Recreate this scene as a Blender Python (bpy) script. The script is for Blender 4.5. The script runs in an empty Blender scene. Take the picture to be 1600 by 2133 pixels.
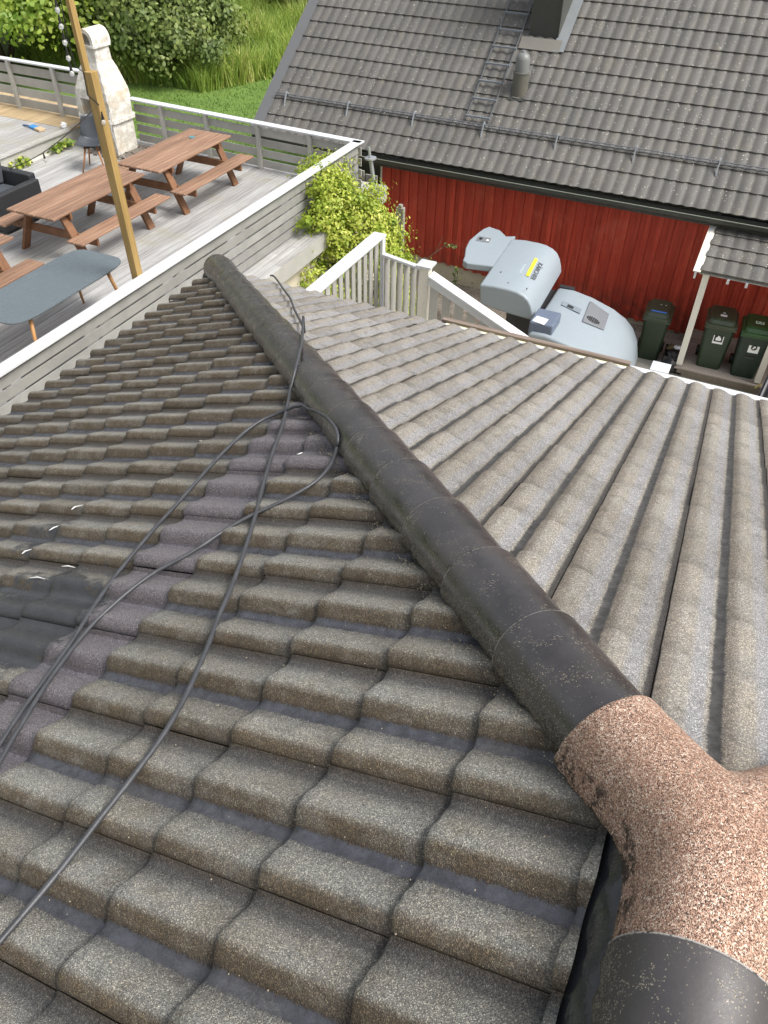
import bpy, bmesh, math, random
import numpy as np
from mathutils import Vector, Matrix
random.seed(7); rng = np.random.default_rng(11)
R = math.radians
sc = bpy.context.scene
col = sc.collection

# ------------------------------------------------------------------ camera
YAW, PITCH, ROLL = -0.4316364, 0.7410185, -0.0175324
CAM = Vector((-0.0762755, -0.4945315, 1.3865012))
fw = Vector((math.sin(YAW)*math.cos(PITCH), math.cos(YAW)*math.cos(PITCH), -math.sin(PITCH)))
r0 = fw.cross(Vector((0, 0, 1))).normalized(); d0 = fw.cross(r0)
c_, s_ = math.cos(ROLL), math.sin(ROLL)
rt = r0*c_ + d0*s_; dn = d0*c_ - r0*s_
cam_d = bpy.data.cameras.new('camera'); cam = bpy.data.objects.new('camera', cam_d); col.objects.link(cam)
M = Matrix.Identity(4)
for i in range(3):
    M[i][0] = rt[i]; M[i][1] = -dn[i]; M[i][2] = -fw[i]; M[i][3] = CAM[i]
cam.matrix_world = M
cam_d.sensor_fit = 'HORIZONTAL'; cam_d.sensor_width = 36; cam_d.lens = 36*1641.9/1600
cam_d.clip_start = 0.02; cam_d.clip_end = 600
sc.camera = cam

# ------------------------------------------------------------------ light
SUN_AZ, SUN_EL = R(88), R(54)          # azimuth measured from +y towards +x
w = bpy.data.worlds.new('World'); sc.world = w; w.use_nodes = True
nt = w.node_tree; nt.nodes.clear()
sky = nt.nodes.new('ShaderNodeTexSky'); sky.sky_type = 'NISHITA'; sky.sun_disc = False
sky.sun_elevation = SUN_EL; sky.sun_rotation = SUN_AZ; sky.air_density = 1.6; sky.dust_density = 5.0; sky.ozone_density = 1.0
hs = nt.nodes.new('ShaderNodeHueSaturation'); hs.inputs['Saturation'].default_value = 0.35
bg = nt.nodes.new('ShaderNodeBackground'); bg.inputs[1].default_value = 0.125
wo = nt.nodes.new('ShaderNodeOutputWorld')
nt.links.new(sky.outputs[0], hs.inputs['Color']); nt.links.new(hs.outputs[0], bg.inputs[0]); nt.links.new(bg.outputs[0], wo.inputs[0])
sl = bpy.data.lights.new('sun', 'SUN'); sl.energy = 2.0; sl.angle = R(20); sl.color = (1, .975, .93)
so = bpy.data.objects.new('sun', sl); col.objects.link(so)
sd = Vector((math.sin(SUN_AZ)*math.cos(SUN_EL), math.cos(SUN_AZ)*math.cos(SUN_EL), math.sin(SUN_EL)))
so.rotation_euler = sd.to_track_quat('Z', 'Y').to_euler(); so.location = (0, 0, 20)
vs = sc.view_settings; vs.view_transform = 'Standard'; vs.look = 'None'; vs.gamma = 1; vs.use_curve_mapping = False
vs.exposure = 0.70

# ------------------------------------------------------------------ materials
class NT:
    def __init__(s, name):
        s.m = bpy.data.materials.new(name); s.m.use_nodes = True; s.t = s.m.node_tree; s.n = s.t.nodes
        s.b = s.n['Principled BSDF']
    def add(s, typ, **kw):
        n = s.n.new(typ)
        for k, v in kw.items(): setattr(n, k, v)
        return n
    def put(s, sock, v):
        if isinstance(v, bpy.types.NodeSocket): s.t.links.new(v, sock)
        elif isinstance(v, tuple) and len(v) == 3 and sock.type == 'RGBA': sock.default_value = (*v, 1)
        else: sock.default_value = v
    def coord(s, which='Object'): return s.add('ShaderNodeTexCoord').outputs[which]
    def map(s, scale=(1, 1, 1), rot=(0, 0, 0)):
        m = s.add('ShaderNodeMapping'); s.put(m.inputs[0], s.coord()); m.inputs['Scale'].default_value = scale; m.inputs['Rotation'].default_value = rot
        return m.outputs[0]
    def noise(s, scale, detail=4, rough=.55, vec=None, out='Fac'):
        n = s.add('ShaderNodeTexNoise'); s.put(n.inputs['Vector'], vec if vec is not None else s.coord())
        n.inputs['Scale'].default_value = scale; n.inputs['Detail'].default_value = detail; n.inputs['Roughness'].default_value = rough
        return n.outputs[out]
    def vor(s, scale, out='Color', feature='F1', vec=None):
        n = s.add('ShaderNodeTexVoronoi', feature=feature); s.put(n.inputs['Vector'], vec if vec is not None else s.coord())
        n.inputs['Scale'].default_value = scale
        return n.outputs[out]
    def attr(s, name): return s.add('ShaderNodeAttribute', attribute_name=name).outputs['Fac']
    def math(s, op, a, b=0.0, c=0.0):
        n = s.add('ShaderNodeMath', operation=op); s.put(n.inputs[0], a); s.put(n.inputs[1], b)
        s.put(n.inputs[2], c)
        return n.outputs[0]
    def ramp(s, f, a, b, lo=0.0, hi=1.0):
        n = s.add('ShaderNodeMapRange'); n.clamp = True; n.interpolation_type = 'SMOOTHSTEP'
        s.put(n.inputs[0], f); n.inputs[1].default_value = a; n.inputs[2].default_value = b; n.inputs[3].default_value = lo; n.inputs[4].default_value = hi
        return n.outputs[0]
    def mix(s, f, a, b, mode='MIX'):
        n = s.add('ShaderNodeMix', data_type='RGBA', blend_type=mode); s.put(n.inputs[0], f); s.put(n.inputs[6], a); s.put(n.inputs[7], b)
        return n.outputs[2]
    def cramp(s, f, stops):
        n = s.add('ShaderNodeValToRGB'); e = n.color_ramp.elements
        while len(e) < len(stops): e.new(.5)
        for x, (p, c) in zip(e, stops): x.position = p; x.color = (*c, 1)
        s.put(n.inputs[0], f); return n.outputs[0]
    def bump(s, h, strength=.3, dist=.01, nrm=None):
        n = s.add('ShaderNodeBump'); s.put(n.inputs['Height'], h); n.inputs['Strength'].default_value = strength; n.inputs['Distance'].default_value = dist
        if nrm is not None: s.put(n.inputs['Normal'], nrm)
        return n.outputs[0]
    def fin(s, colr, rough=.7, nrm=None, metal=0.0, spec=.5, ior=1.5):
        s.b.inputs['IOR'].default_value = ior
        s.put(s.b.inputs['Base Color'], colr); s.put(s.b.inputs['Roughness'], rough); s.b.inputs['Metallic'].default_value = metal
        s.b.inputs['Specular IOR Level'].default_value = spec
        if nrm is not None: s.put(s.b.inputs['Normal'], nrm)
        return s.m

def simple(name, c, rough=.6, var=.15, scale=6, metal=0.0, bump=.1, spec=.5, speck=0.0, speckc=(.03, .03, .03)):
    t = NT(name)
    f = t.noise(scale, 5, .6)
    k = t.mix(f, tuple(x*(1-var) for x in c), tuple(min(1, x*(1+var)) for x in c))
    if speck > 0:
        v = t.noise(scale*9, 3, .6)
        k = t.mix(t.ramp(v, .62-speck*.1, .70), k, speckc)
    return t.fin(k, rough, t.bump(t.noise(scale*14, 3), bump, .004), metal, spec)

def mat_tile(name, tan, grey, brown, side=1.0, painted_sheen=0.0, va=(.034, .035, .042), vb=(.066, .068, .080), vr=.40, upk=.82, vc=0.0, rg=(200, 26, 60), vw=0.0, hi=1.0):
    t = NT(name)
    ph, kd, rn, cs, wt = t.attr('ph'), t.attr('kd'), t.attr('rn'), t.attr('cs'), t.attr('wt')
    warp = t.noise(60, 3, .7); rag = t.noise(1.0, 4, .75, t.map(rg))
    cellv = t.add('ShaderNodeSeparateColor'); t.put(cellv.inputs[0], t.vor(520)); cv = cellv.outputs[0]; cw = cellv.outputs[1]
    big = t.noise(5, 5, .65)
    fr = t.math('FRACT', t.math('ADD', ph, t.math('MULTIPLY', t.math('SUBTRACT', warp, .5), .10)))
    body = t.mix(t.ramp(big, .35, .65), grey, tan)
    # brown algae on one flank of each wave
    bm_ = t.math('MULTIPLY', t.ramp(fr, .60, .76), t.ramp(fr, .95, 1.0, 1, 0))
    bm_ = t.math('MULTIPLY', bm_, t.ramp(t.noise(9, 4, .7), .2, .6, .45, 1))
    body = t.mix(t.math('MULTIPLY', bm_, side), body, brown)
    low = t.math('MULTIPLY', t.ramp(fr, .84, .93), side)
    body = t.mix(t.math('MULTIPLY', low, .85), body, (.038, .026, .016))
    # upper part of the exposed strip is darker; blackish rising flank
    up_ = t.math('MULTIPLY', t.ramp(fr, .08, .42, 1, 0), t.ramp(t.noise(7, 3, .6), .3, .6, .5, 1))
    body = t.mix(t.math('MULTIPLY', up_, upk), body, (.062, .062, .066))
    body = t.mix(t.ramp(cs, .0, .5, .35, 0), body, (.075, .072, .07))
    if painted_sheen:  # wet sky reflection painted into the colour as a pale blue-grey band
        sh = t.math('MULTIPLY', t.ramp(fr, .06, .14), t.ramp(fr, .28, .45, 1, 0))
        body = t.mix(t.math('MULTIPLY', sh, painted_sheen), body, (.27, .275, .30))
    gr = t.cramp(cv, [(0, (.40, .39, .38)), (.5, (.86, .86, .86)), (.84, (1.2, 1.17, 1.12)), (1, (2.5, 2.4, 2.2))])
    body = t.mix(1.0, body, gr, 'MULTIPLY')
    body = t.mix(t.ramp(t.noise(16, 5, .7), .50, .68, 0, .45), body, t.mix(1.0, body, (.45, .43, .40), 'MULTIPLY'))
    body = t.mix(t.ramp(rn, 0, 1, 0, .48), body, t.mix(1.0, body, (.55, .53, .50), 'MULTIPLY'))
    body = t.mix(t.ramp(t.noise(38, 4, .7), .60, .72, 0, .5), body, (.05, .045, .035))
    # valley number 2 of every tile is washed smooth, number 1 stays rough and dark
    d2 = t.math('ABSOLUTE', t.math('SUBTRACT', ph, 2.03+vc))
    vv = t.math('ADD', d2, t.math('MULTIPLY', t.math('SUBTRACT', rag, .5), .16))
    vmask = t.math('MULTIPLY', t.ramp(vv, .085-vw*.4, .125-vw*.4, 1, 0), t.ramp(t.noise(2.1, 2), .25, .5, .7, 1))
    d1 = t.math('ABSOLUTE', t.math('SUBTRACT', ph, 1.02+vc))
    v1 = t.ramp(t.math('ADD', d1, t.math('MULTIPLY', t.math('SUBTRACT', rag, .5), .18)), .05-vw, .16-vw, .75+vw*3, 0)
    body = t.mix(v1, body, t.mix(1.0, (.05, .047, .046), gr, 'MULTIPLY'))
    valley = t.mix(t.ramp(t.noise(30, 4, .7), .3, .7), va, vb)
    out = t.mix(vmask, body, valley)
    k1 = t.mix(1.0, t.mix(t.ramp(fr, .75, .98), (.135, .125, .145), (.075, .065, .075)), gr, 'MULTIPLY')
    out = t.mix(t.ramp(kd, .4, .6, 0, .8), out, k1)
    k2 = t.mix(t.noise(20, 4), (.022, .023, .026), (.055, .056, .062))
    kk = t.ramp(t.math('ADD', wt, t.math('MULTIPLY', t.math('SUBTRACT', t.noise(13, 5, .75), .5), 1.1)), .42, .62)
    out = t.mix(kk, out, k2)
    rough = t.math('SUBTRACT', t.ramp(cw, 0, 1, .62, .95), t.math('MULTIPLY', vmask, vr))
    rough = t.math('SUBTRACT', rough, t.math('MULTIPLY', kk, .42))
    gm = t.math('SUBTRACT', 1, t.math('MAXIMUM', vmask, kk))
    b1 = t.bump(t.math('MULTIPLY', t.vor(520, 'Distance'), gm), .6, .0028)
    b2 = t.bump(t.noise(70, 4, .7), .35, .006, b1)
    return t.fin(out, rough, b2)

def mat_cap(name='dark_cap_concrete', ro=0.0, am=0.0):
    t = NT(name)
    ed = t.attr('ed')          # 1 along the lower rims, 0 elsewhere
    f = t.noise(7, 5, .6)
    base = t.mix(t.ramp(f, .3, .7), (.016, .013, .014), (.040, .033, .034))
    base = t.mix(t.ramp(t.noise(3, 2), .5, .75, 0, .5), base, (.06, .042, .034))
    spn = t.vor(520); sep = t.add('ShaderNodeSeparateColor'); t.put(sep.inputs[0], spn)
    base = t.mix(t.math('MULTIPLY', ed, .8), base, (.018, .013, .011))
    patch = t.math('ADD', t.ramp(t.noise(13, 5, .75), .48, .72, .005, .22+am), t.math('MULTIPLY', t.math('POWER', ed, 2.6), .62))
    sm = t.math('GREATER_THAN', sep.outputs[0], t.math('SUBTRACT', 1.0, patch))
    base = t.mix(sm, base, t.mix(sep.outputs[1], (.05, .04, .028), (.34, .29, .22)))
    base = t.mix(t.math('MULTIPLY', t.ramp(t.attr('rm'), .3, .8), t.ramp(t.noise(120, 2), .35, .5)), base, (.42, .39, .36))
    nb = t.bump(t.math('MULTIPLY', sm, t.ramp(t.vor(520, 'Distance'), 0, .5, 1, 0)), .8, .003)
    nb = t.bump(t.noise(90, 3, .7), .16, .003, nb)
    return t.fin(base, t.ramp(t.noise(14, 4), .3, .7, .22+ro, .38+ro), nb, 0, .5, 1.8)

def mat_pink():
    t = NT('red_granule_concrete')
    ed = t.attr('ed')
    c1 = t.vor(420); sp = t.add('ShaderNodeSeparateColor'); t.put(sp.inputs[0], c1)
    g = t.cramp(sp.outputs[0], [(0, (.05, .035, .032)), (.12, (.24, .135, .095)), (.45, (.45, .265, .185)), (.8, (.60, .40, .30)), (1, (.92, .80, .66))])
    f = t.noise(6, 4, .6)
    g = t.mix(t.ramp(f, .4, .7, 0, .5), g, (.36, .20, .13))
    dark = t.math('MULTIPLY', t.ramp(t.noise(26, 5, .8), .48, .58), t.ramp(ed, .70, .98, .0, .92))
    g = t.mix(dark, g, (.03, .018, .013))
    nb = t.bump(t.ramp(t.vor(420, 'Distance'), 0, .6, 1, 0), .9, .005)
    nb = t.bump(t.noise(60, 3, .7), .4, .006, nb)
    return t.fin(g, .75, nb)

def mat_boards(name, c1, c2, rough=.7, streak=(40, 40, 2.0), bump=.3, stain=None):
    t = NT(name)
    rn = t.attr('rn'); v = t.map(streak)
    f = t.noise(1.0, 5, .65, v)
    k = t.mix(t.ramp(f, .3, .7), c1, c2)
    k = t.mix(t.ramp(rn, 0, 1, 0, .5), k, t.mix(1.0, k, (.62, .6, .58), 'MULTIPLY'))
    if stain: k = t.mix(t.ramp(t.noise(1.3, 4, .6), .5, .72, 0, .7), k, stain)
    return t.fin(k, rough, t.bump(f, bump, .004))

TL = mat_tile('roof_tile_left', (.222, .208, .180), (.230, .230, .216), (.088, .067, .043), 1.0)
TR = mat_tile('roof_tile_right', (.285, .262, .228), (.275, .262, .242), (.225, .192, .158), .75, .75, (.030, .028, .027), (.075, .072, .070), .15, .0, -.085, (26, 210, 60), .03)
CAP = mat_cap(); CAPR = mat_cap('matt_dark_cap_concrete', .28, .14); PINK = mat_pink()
BLK = simple('black_rubber', (.022, .023, .026), .18, .3, 8, bump=.2)
WHT = simple('white_painted_wood', (.58, .595, .61), .5, .06, 9, speck=.12, speckc=(.30, .30, .31))
CREAM = simple('cream_painted_wood', (.72, .69, .60), .55, .07, 7, speck=.05, speckc=(.4, .33, .2))
GREYP = mat_boards('grey_painted_boards', (.36, .355, .325), (.43, .42, .39), .6, (3, 3, 3), .1)
GREYD = mat_boards('grey_slat_paint', (.40, .39, .36), (.47, .46, .42), .6, (3, 3, 3), .1)
DECK = mat_boards('weathered_deck_boards', (.29, .285, .28), (.47, .465, .46), .75, (30, 1.2, 30), .35, stain=(.30, .285, .22))
DECKY = mat_boards('yellowish_deck_boards', (.42, .31, .17), (.55, .42, .25), .7, (30, 1.2, 30), .3)
PIC = mat_boards('reddish_brown_oiled_wood', (.20, .108, .066), (.35, .212, .138), .6, (25, 1.2, 25), .3)
PICD = mat_boards('brown_oiled_wood', (.17, .075, .034), (.26, .125, .06), .6, (8, 8, 8), .3)
PINE = mat_boards('pressure_treated_pine', (.29, .185, .060), (.40, .27, .10), .6, (30, 30, 1.5), .2)
OAK = simple('light_oak', (.46, .24, .09), .55, .15, 20)
def mat_red():
    t = NT('falu_red_boards')
    rn = t.attr('rn'); f = t.noise(1.0, 6, .7, t.map((22, 22, 1.3)))
    k = t.mix(t.ramp(f, .3, .7), (.45, .040, .020), (.66, .085, .042))
    k = t.mix(t.ramp(rn, 0, 1, 0, .6), k, t.mix(1.0, k, (.62, .55, .5), 'MULTIPLY'))
    k = t.mix(t.ramp(t.noise(1.6, 5, .7), .52, .70, 0, .5), k, (.62, .14, .08))       # faded paint
    k = t.mix(t.ramp(t.noise(70, 2, .5, t.map((1, 1, .25))), .70, .74, 0, .7), k, (.62, .42, .30))
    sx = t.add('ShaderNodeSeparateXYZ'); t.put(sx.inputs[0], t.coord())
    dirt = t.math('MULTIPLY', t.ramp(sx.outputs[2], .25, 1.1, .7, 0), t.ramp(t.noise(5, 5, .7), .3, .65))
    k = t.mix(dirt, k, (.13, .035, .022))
    return t.fin(k, .65, t.bump(f, .35, .004))
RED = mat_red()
NROOF = None
def mat_nroof():
    t = NT('grey_metal_tile')
    rn = t.attr('rn'); cs = t.attr('cs')
    f = t.noise(1.2, 5, .6)
    k = t.mix(t.ramp(f, .35, .65), (.074, .070, .065), (.104, .097, .088))
    k = t.mix(t.ramp(t.noise(2.3, 4, .6, t.map((3, 1, 1))), .5, .75, 0, .5), k, (.13, .115, .075))
    k = t.mix(t.ramp(rn, 0, 1, 0, .18), k, (.10, .10, .11))
    sp = t.vor(13, 'Distance'); sepc = t.add('ShaderNodeSeparateColor'); t.put(sepc.inputs[0], t.vor(13))
    m = t.math('MULTIPLY', t.math('LESS_THAN', sp, .13), t.math('GREATER_THAN', sepc.outputs[0], .80))
    sp2 = t.vor(44, 'Distance'); sepd = t.add('ShaderNodeSeparateColor'); t.put(sepd.inputs[0], t.vor(44))
    m2 = t.math('MULTIPLY', t.math('LESS_THAN', sp2, .25), t.math('GREATER_THAN', sepd.outputs[0], .93))
    k = t.mix(t.math('MAXIMUM', m, m2), k, (.62, .60, .52))
    k = t.mix(t.ramp(t.noise(60, 3, .7), .3, .7, 0, .25), k, (.2, .19, .17))
    return t.fin(k, .62, t.bump(t.noise(60, 3), .15, .004))
NROOF = mat_nroof()
DKMET = simple('dark_sheet_metal', (.045, .047, .042), .45, .2, 5)
GUT = simple('dark_green_grey_gutter', (.055, .058, .048), .5, .3, 4)
GALV = simple('galvanised_steel', (.42, .44, .46), .4, .12, 9, metal=.6)
FLASH = simple('light_grey_flashing', (.19, .205, .215), .45, .15, 6)
RAILM = simple('grey_blue_steel', (.13, .14, .16), .5, .15, 8)
PLASTER = simple('cream_render', (.56, .51, .40), .85, .14, 1.6, bump=.25, speck=.1, speckc=(.33, .27, .18))
WHSTONE = None
def mat_bbq():
    t = NT('weathered_white_concrete')
    f = t.noise(6, 6, .7)
    k = t.mix(t.ramp(f, .40, .62), (.50, .47, .41), (.72, .70, .65))
    k = t.mix(t.ramp(t.noise(17, 5, .75), .56, .70, 0, .75), k, (.22, .19, .16))
    k = t.mix(t.ramp(t.noise(2.4, 3), .52, .7, 0, .55), k, (.50, .36, .19))
    return t.fin(k, .9, t.bump(t.noise(40, 4, .7), .5, .008))
WHSTONE = mat_bbq()
SOOT = simple('sooty_brick', (.14, .07, .045), .9, .5, 12, bump=.4)
def mat_table():
    t = NT('blue_grey_table_laminate')
    k = t.mix(t.noise(3, 3), (.095, .118, .130), (.112, .136, .150))
    d = t.vor(34, 'Distance'); c = t.add('ShaderNodeSeparateColor'); t.put(c.inputs[0], t.vor(34))
    k = t.mix(t.math('MULTIPLY', t.math('LESS_THAN', d, .15), t.math('GREATER_THAN', c.outputs[0], .88)), k, (.05, .065, .075))
    return t.fin(k, t.ramp(t.noise(9, 3), .4, .6, .25, .45))
TBL = mat_table()
PLAST = simple('grey_blue_plastic_hood', (.275, .318, .352), .45, .05, 5, bump=.05, speck=.03, speckc=(.22, .25, .28))
PLASTD = simple('dark_machine_plastic', (.03, .032, .036), .45, .2, 6)
BLUEBOX = simple('blue_grey_battery_cover', (.12, .15, .21), .5, .2, 8)
GRILLE = simple('grey_grille_plate', (.17, .18, .195), .5, .08, 8)
BING = simple('dark_green_bin_plastic', (.024, .042, .022), .42, .2, 4, bump=.05)
BINL = simple('olive_bin_lid_plastic', (.050, .064, .038), .42, .2, 4, bump=.05)
BINB = simple('deep_green_bin_plastic', (.016, .032, .022), .42, .2, 4, bump=.05)
BINGL = simple('bright_green_bin_lid', (.030, .080, .026), .42, .2, 4, bump=.05)
BLACKP = simple('black_plastic', (.012, .012, .013), .45, .2, 5, bump=.05)
STW = simple('white_sticker', (.85, .85, .83), .5, .03, 5, bump=0)
STK = simple('black_sticker_print', (.015, .015, .015), .5, .05, 5, bump=0)
STG = simple('green_sticker_print', (.05, .35, .09), .5, .05, 5, bump=0)
BLUE = simple('bright_blue_plastic', (.06, .20, .72), .45, .06, 5, bump=0)
YEL = simple('yellow_sticker', (.90, .76, .04), .5, .03, 5, bump=0)
LETT = simple('grey_lettering', (.10, .11, .12), .5, .03, 5, bump=0)
LETW = simple('pale_lettering', (.62, .68, .74), .5, .03, 5, bump=0)
HOSE = simple('grey_black_rubber_hose', (.05, .052, .058), .42, .55, 22, bump=.15)
HOSEB = simple('black_rubber_hose', (.03, .03, .032), .4, .3, 22, bump=.1)
RATT = simple('black_rattan', (.022, .023, .026), .55, .3, 60, bump=.5)
CUSH = simple('dark_grey_cushion', (.055, .062, .075), .9, .15, 20, bump=.3)
CHAIRM = simple('dark_slate_seat_shell', (.055, .062, .072), .4, .08, 6, bump=0)
CONC = simple('pale_concrete', (.36, .345, .30), .9, .2, 3, bump=.4, speck=.15, speckc=(.15, .14, .12))
GLASS = NT('bulb_glass'); GLASS.b.inputs['Transmission Weight'].default_value = .75; GLASS = GLASS.fin((.9, .9, .9), .08, None, 0, .6)
PAPER = simple('white_paper', (.8, .8, .8), .7, .05, 6, bump=.1)
STONE = simple('rough_grey_stone', (.30, .28, .25), .9, .3, 8, bump=.5)

def mat_ground(name, a, b, c, sc1=3, sc2=60):
    t = NT(name)
    k = t.mix(t.ramp(t.noise(sc1, 5, .65), .35, .65), a, b)
    v = t.add('ShaderNodeSeparateColor'); t.put(v.inputs[0], t.vor(sc2))
    k = t.mix(t.ramp(v.outputs[0], .3, 1, 0, .8), k, c)
    return t.fin(k, .95, t.bump(t.vor(sc2, 'Distance'), .6, .02))
GRAVEL = mat_ground('brown_gravel', (.20, .165, .12), (.29, .26, .215), (.40, .37, .32), 2.2, 40)
SOIL = mat_ground('earth', (.10, .085, .065), (.16, .14, .12), (.22, .2, .17), 8, 50)
LAWNM = mat_ground('lawn_green', (.085, .16, .025), (.13, .22, .038), (.17, .25, .05), 1.2, 70)
MEAD = mat_ground('meadow_green', (.06, .10, .02), (.10, .14, .03), (.12, .15, .05), .6, 20)
def mat_leaf(name, a, b, c):
    t = NT(name); rn = t.attr('rn')
    k = t.cramp(rn, [(0, a), (.5, b), (1, c)])
    m = t.fin(k, .55, None)
    t.b.inputs['Subsurface Weight'].default_value = 0
    tr = t.add('ShaderNodeBsdfTranslucent'); t.put(tr.inputs[0], k)
    mx = t.add('ShaderNodeMixShader'); mx.inputs[0].default_value = .28
    out = t.n['Material Output']
    t.t.links.new(t.b.outputs[0], mx.inputs[1]); t.t.links.new(tr.outputs[0], mx.inputs[2]); t.t.links.new(mx.outputs[0], out.inputs[0])
    return m
LV_IVY = mat_leaf('yellow_green_leaves', (.13, .23, .015), (.34, .43, .04), (.62, .62, .14))
LV_A = mat_leaf('light_bush_leaves', (.10, .20, .024), (.27, .38, .05), (.50, .56, .11))
LV_B = mat_leaf('mid_bush_leaves', (.065, .105, .026), (.15, .21, .05), (.31, .36, .11))
LV_C = mat_leaf('dark_bush_leaves', (.04, .065, .018), (.085, .11, .03), (.17, .17, .055))
LV_G = mat_leaf('tall_grass_blades', (.16, .28, .04), (.36, .46, .09), (.70, .60, .27))
LV_L = mat_leaf('lawn_blades', (.10, .19, .03), (.16, .27, .045), (.22, .33, .07))
BARK = simple('bark', (.08, .06, .04), .9, .3, 10, bump=.5)

# ------------------------------------------------------------------ mesh helpers
class MB:
    def __init__(s): s.v = []; s.f = []; s.at = {}
    def add(s, vs, fs, **at):
        o = len(s.v); s.v += [tuple(p) for p in vs]; s.f += [tuple(i+o for i in q) for q in fs]
        for k in set(s.at) | set(at):
            l = s.at.setdefault(k, [0.0]*o)
            val = at.get(k, 0.0)
            l += list(val) if hasattr(val, '__len__') else [val]*len(vs)
        return s
    def box(s, lo, hi, **at):
        x0, y0, z0 = lo; x1, y1, z1 = hi
        return s.add([(x0, y0, z0), (x1, y0, z0), (x1, y1, z0), (x0, y1, z0), (x0, y0, z1), (x1, y0, z1), (x1, y1, z1), (x0, y1, z1)],
                     [(0, 3, 2, 1), (4, 5, 6, 7), (0, 1, 5, 4), (1, 2, 6, 5), (2, 3, 7, 6), (3, 0, 4, 7)], **at)
    def beam(s, p0, p1, wd, h, up=(0, 0, 1), **at):
        p0, p1, up = Vector(p0), Vector(p1), Vector(up)
        d = (p1-p0).normalized(); a = d.cross(up).normalized(); b = a.cross(d)
        vs = [p+a*(i*wd/2)+b*(j*h/2) for p in (p0, p1) for i, j in ((-1, -1), (1, -1), (1, 1), (-1, 1))]
        return s.add(vs, [(3, 2, 1, 0), (4, 5, 6, 7), (0, 1, 5, 4), (1, 2, 6, 5), (2, 3, 7, 6), (3, 0, 4, 7)], **at)
    def tube(s, path, r, n=10, cap=True, **at):
        P = [Vector(p) for p in path]; rs = r if hasattr(r, '__len__') else [r]*len(P)
        vs = []; a = None
        for i, p in enumerate(P):
            d = (P[min(i+1, len(P)-1)]-P[max(i-1, 0)]).normalized()
            if a is None: a = d.orthogonal().normalized()
            a = (a-d*a.dot(d)).normalized(); b = d.cross(a)
            vs += [p+(a*math.cos(2*math.pi*k/n)+b*math.sin(2*math.pi*k/n))*rs[i] for k in range(n)]
        fs = [(i*n+k, i*n+(k+1) % n, (i+1)*n+(k+1) % n, (i+1)*n+k) for i in range(len(P)-1) for k in range(n)]
        if cap: fs += [tuple(range(n-1, -1, -1)), tuple((len(P)-1)*n+k for k in range(n))]
        return s.add(vs, fs, **at)
    def prism(s, poly, z0, z1, fn=None, **at):
        n = len(poly); fn = fn or (lambda x, y, z: (x, y, z))
        vs = [fn(x, y, z0) for x, y in poly]+[fn(x, y, z1) for x, y in poly]
        fs = [tuple(range(n-1, -1, -1)), tuple(range(n, 2*n))]+[(i, (i+1) % n, n+(i+1) % n, n+i) for i in range(n)]
        return s.add(vs, fs, **at)
    def build(s, name, mat, parent=None, bevel=0, smooth=False, seg=2):
        me = bpy.data.meshes.new(name)
        me.from_pydata(s.v, [], s.f); me.update()
        for k, l in s.at.items():
            a = me.attributes.new(k, 'FLOAT', 'POINT'); a.data.foreach_set('value', np.array(l, np.float32))
        bm = bmesh.new(); bm.from_mesh(me); bmesh.ops.recalc_face_normals(bm, faces=bm.faces); bm.to_mesh(me); bm.free()
        me.materials.append(mat)
        if smooth: me.shade_smooth()
        o = bpy.data.objects.new(name, me); col.objects.link(o)
        if bevel:
            m = o.modifiers.new('bevel', 'BEVEL'); m.width = bevel; m.segments = seg; m.limit_method = 'ANGLE'; m.angle_limit = R(40)
        if parent is not None:
            o.parent = parent
            # parts are authored in world space unless the thing is at the origin
        return o
def tag(o, label=None, cat=None, group=None, kind=None):
    if label: o['label'] = label
    if cat: o['category'] = cat
    if group: o['group'] = group
    if kind: o['kind'] = kind
    return o
def thing(name, label, cat, loc=(0, 0, 0), rz=0, group=None):
    o = bpy.data.objects.new(name, None); col.objects.link(o); o.empty_display_size = .1
    o.location = loc; o.rotation_euler = (0, 0, rz)
    return tag(o, label, cat, group)
def settle(root):
    """parts were authored in world space: move them into the frame of the thing's base"""
    mi = (Matrix.Translation(root.location) @ root.rotation_euler.to_matrix().to_4x4()).inverted()
    def rec(o):
        for c in o.children:
            if c.type == 'MESH' and not c.get('_l'):
                c.data.transform(mi); c['_l'] = 1
            rec(c)
    rec(root)
def unflag():
    for o in bpy.data.objects:
        if '_l' in o: del o['_l']
def copy_tree(o, parent=None):
    c = o.copy(); col.objects.link(c); c.parent = parent
    for ch in list(o.children): copy_tree(ch, c)
    return c
def sstep(a, b, x):
    t = min(1, max(0, (x-a)/(b-a))); return t*t*(3-2*t)

# ================================================================== GROUND, WATER
ZG = -7.2
def sheet(name, poly, z, mat, label=None, cat=None, kind='structure'):
    o = MB().add([(x, y, z) for x, y in poly], [tuple(range(len(poly)))]).build(name, mat)
    return tag(o, label, cat, None, kind)
sheet('ground', [(-260, -120), (200, -120), (200, 300), (-260, 300)], ZG-.012, MEAD)
sheet('lawn', [(-60, 9), (-10.6, 9), (-10.6, 60), (-18, 60), (-19.5, 33), (-20.5, 27), (-60, 24)], ZG-.004, LAWNM)
sheet('gravel_yard', [(-10.6, -30), (30, -30), (30, 30), (-10.6, 30)], ZG-.004, GRAVEL)
sheet('pavement', [(-1.7, 9), (9, 9), (9, 15.7), (-1.7, 15.7)], ZG, CONC)
def mat_water():
    t = NT('lake_water')
    return t.fin(t.mix(t.noise(.4, 4), (.16, .19, .22), (.30, .34, .38)), .25, t.bump(t.noise(2.2, 4, .6, t.map((1, 3, 1))), .5, .08))
sheet('water', [(-200, 60), (-36, 38.6), (-25, 41), (-21, 60), (150, 120), (150, 290), (-250, 290)], ZG+.02, mat_water())

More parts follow.
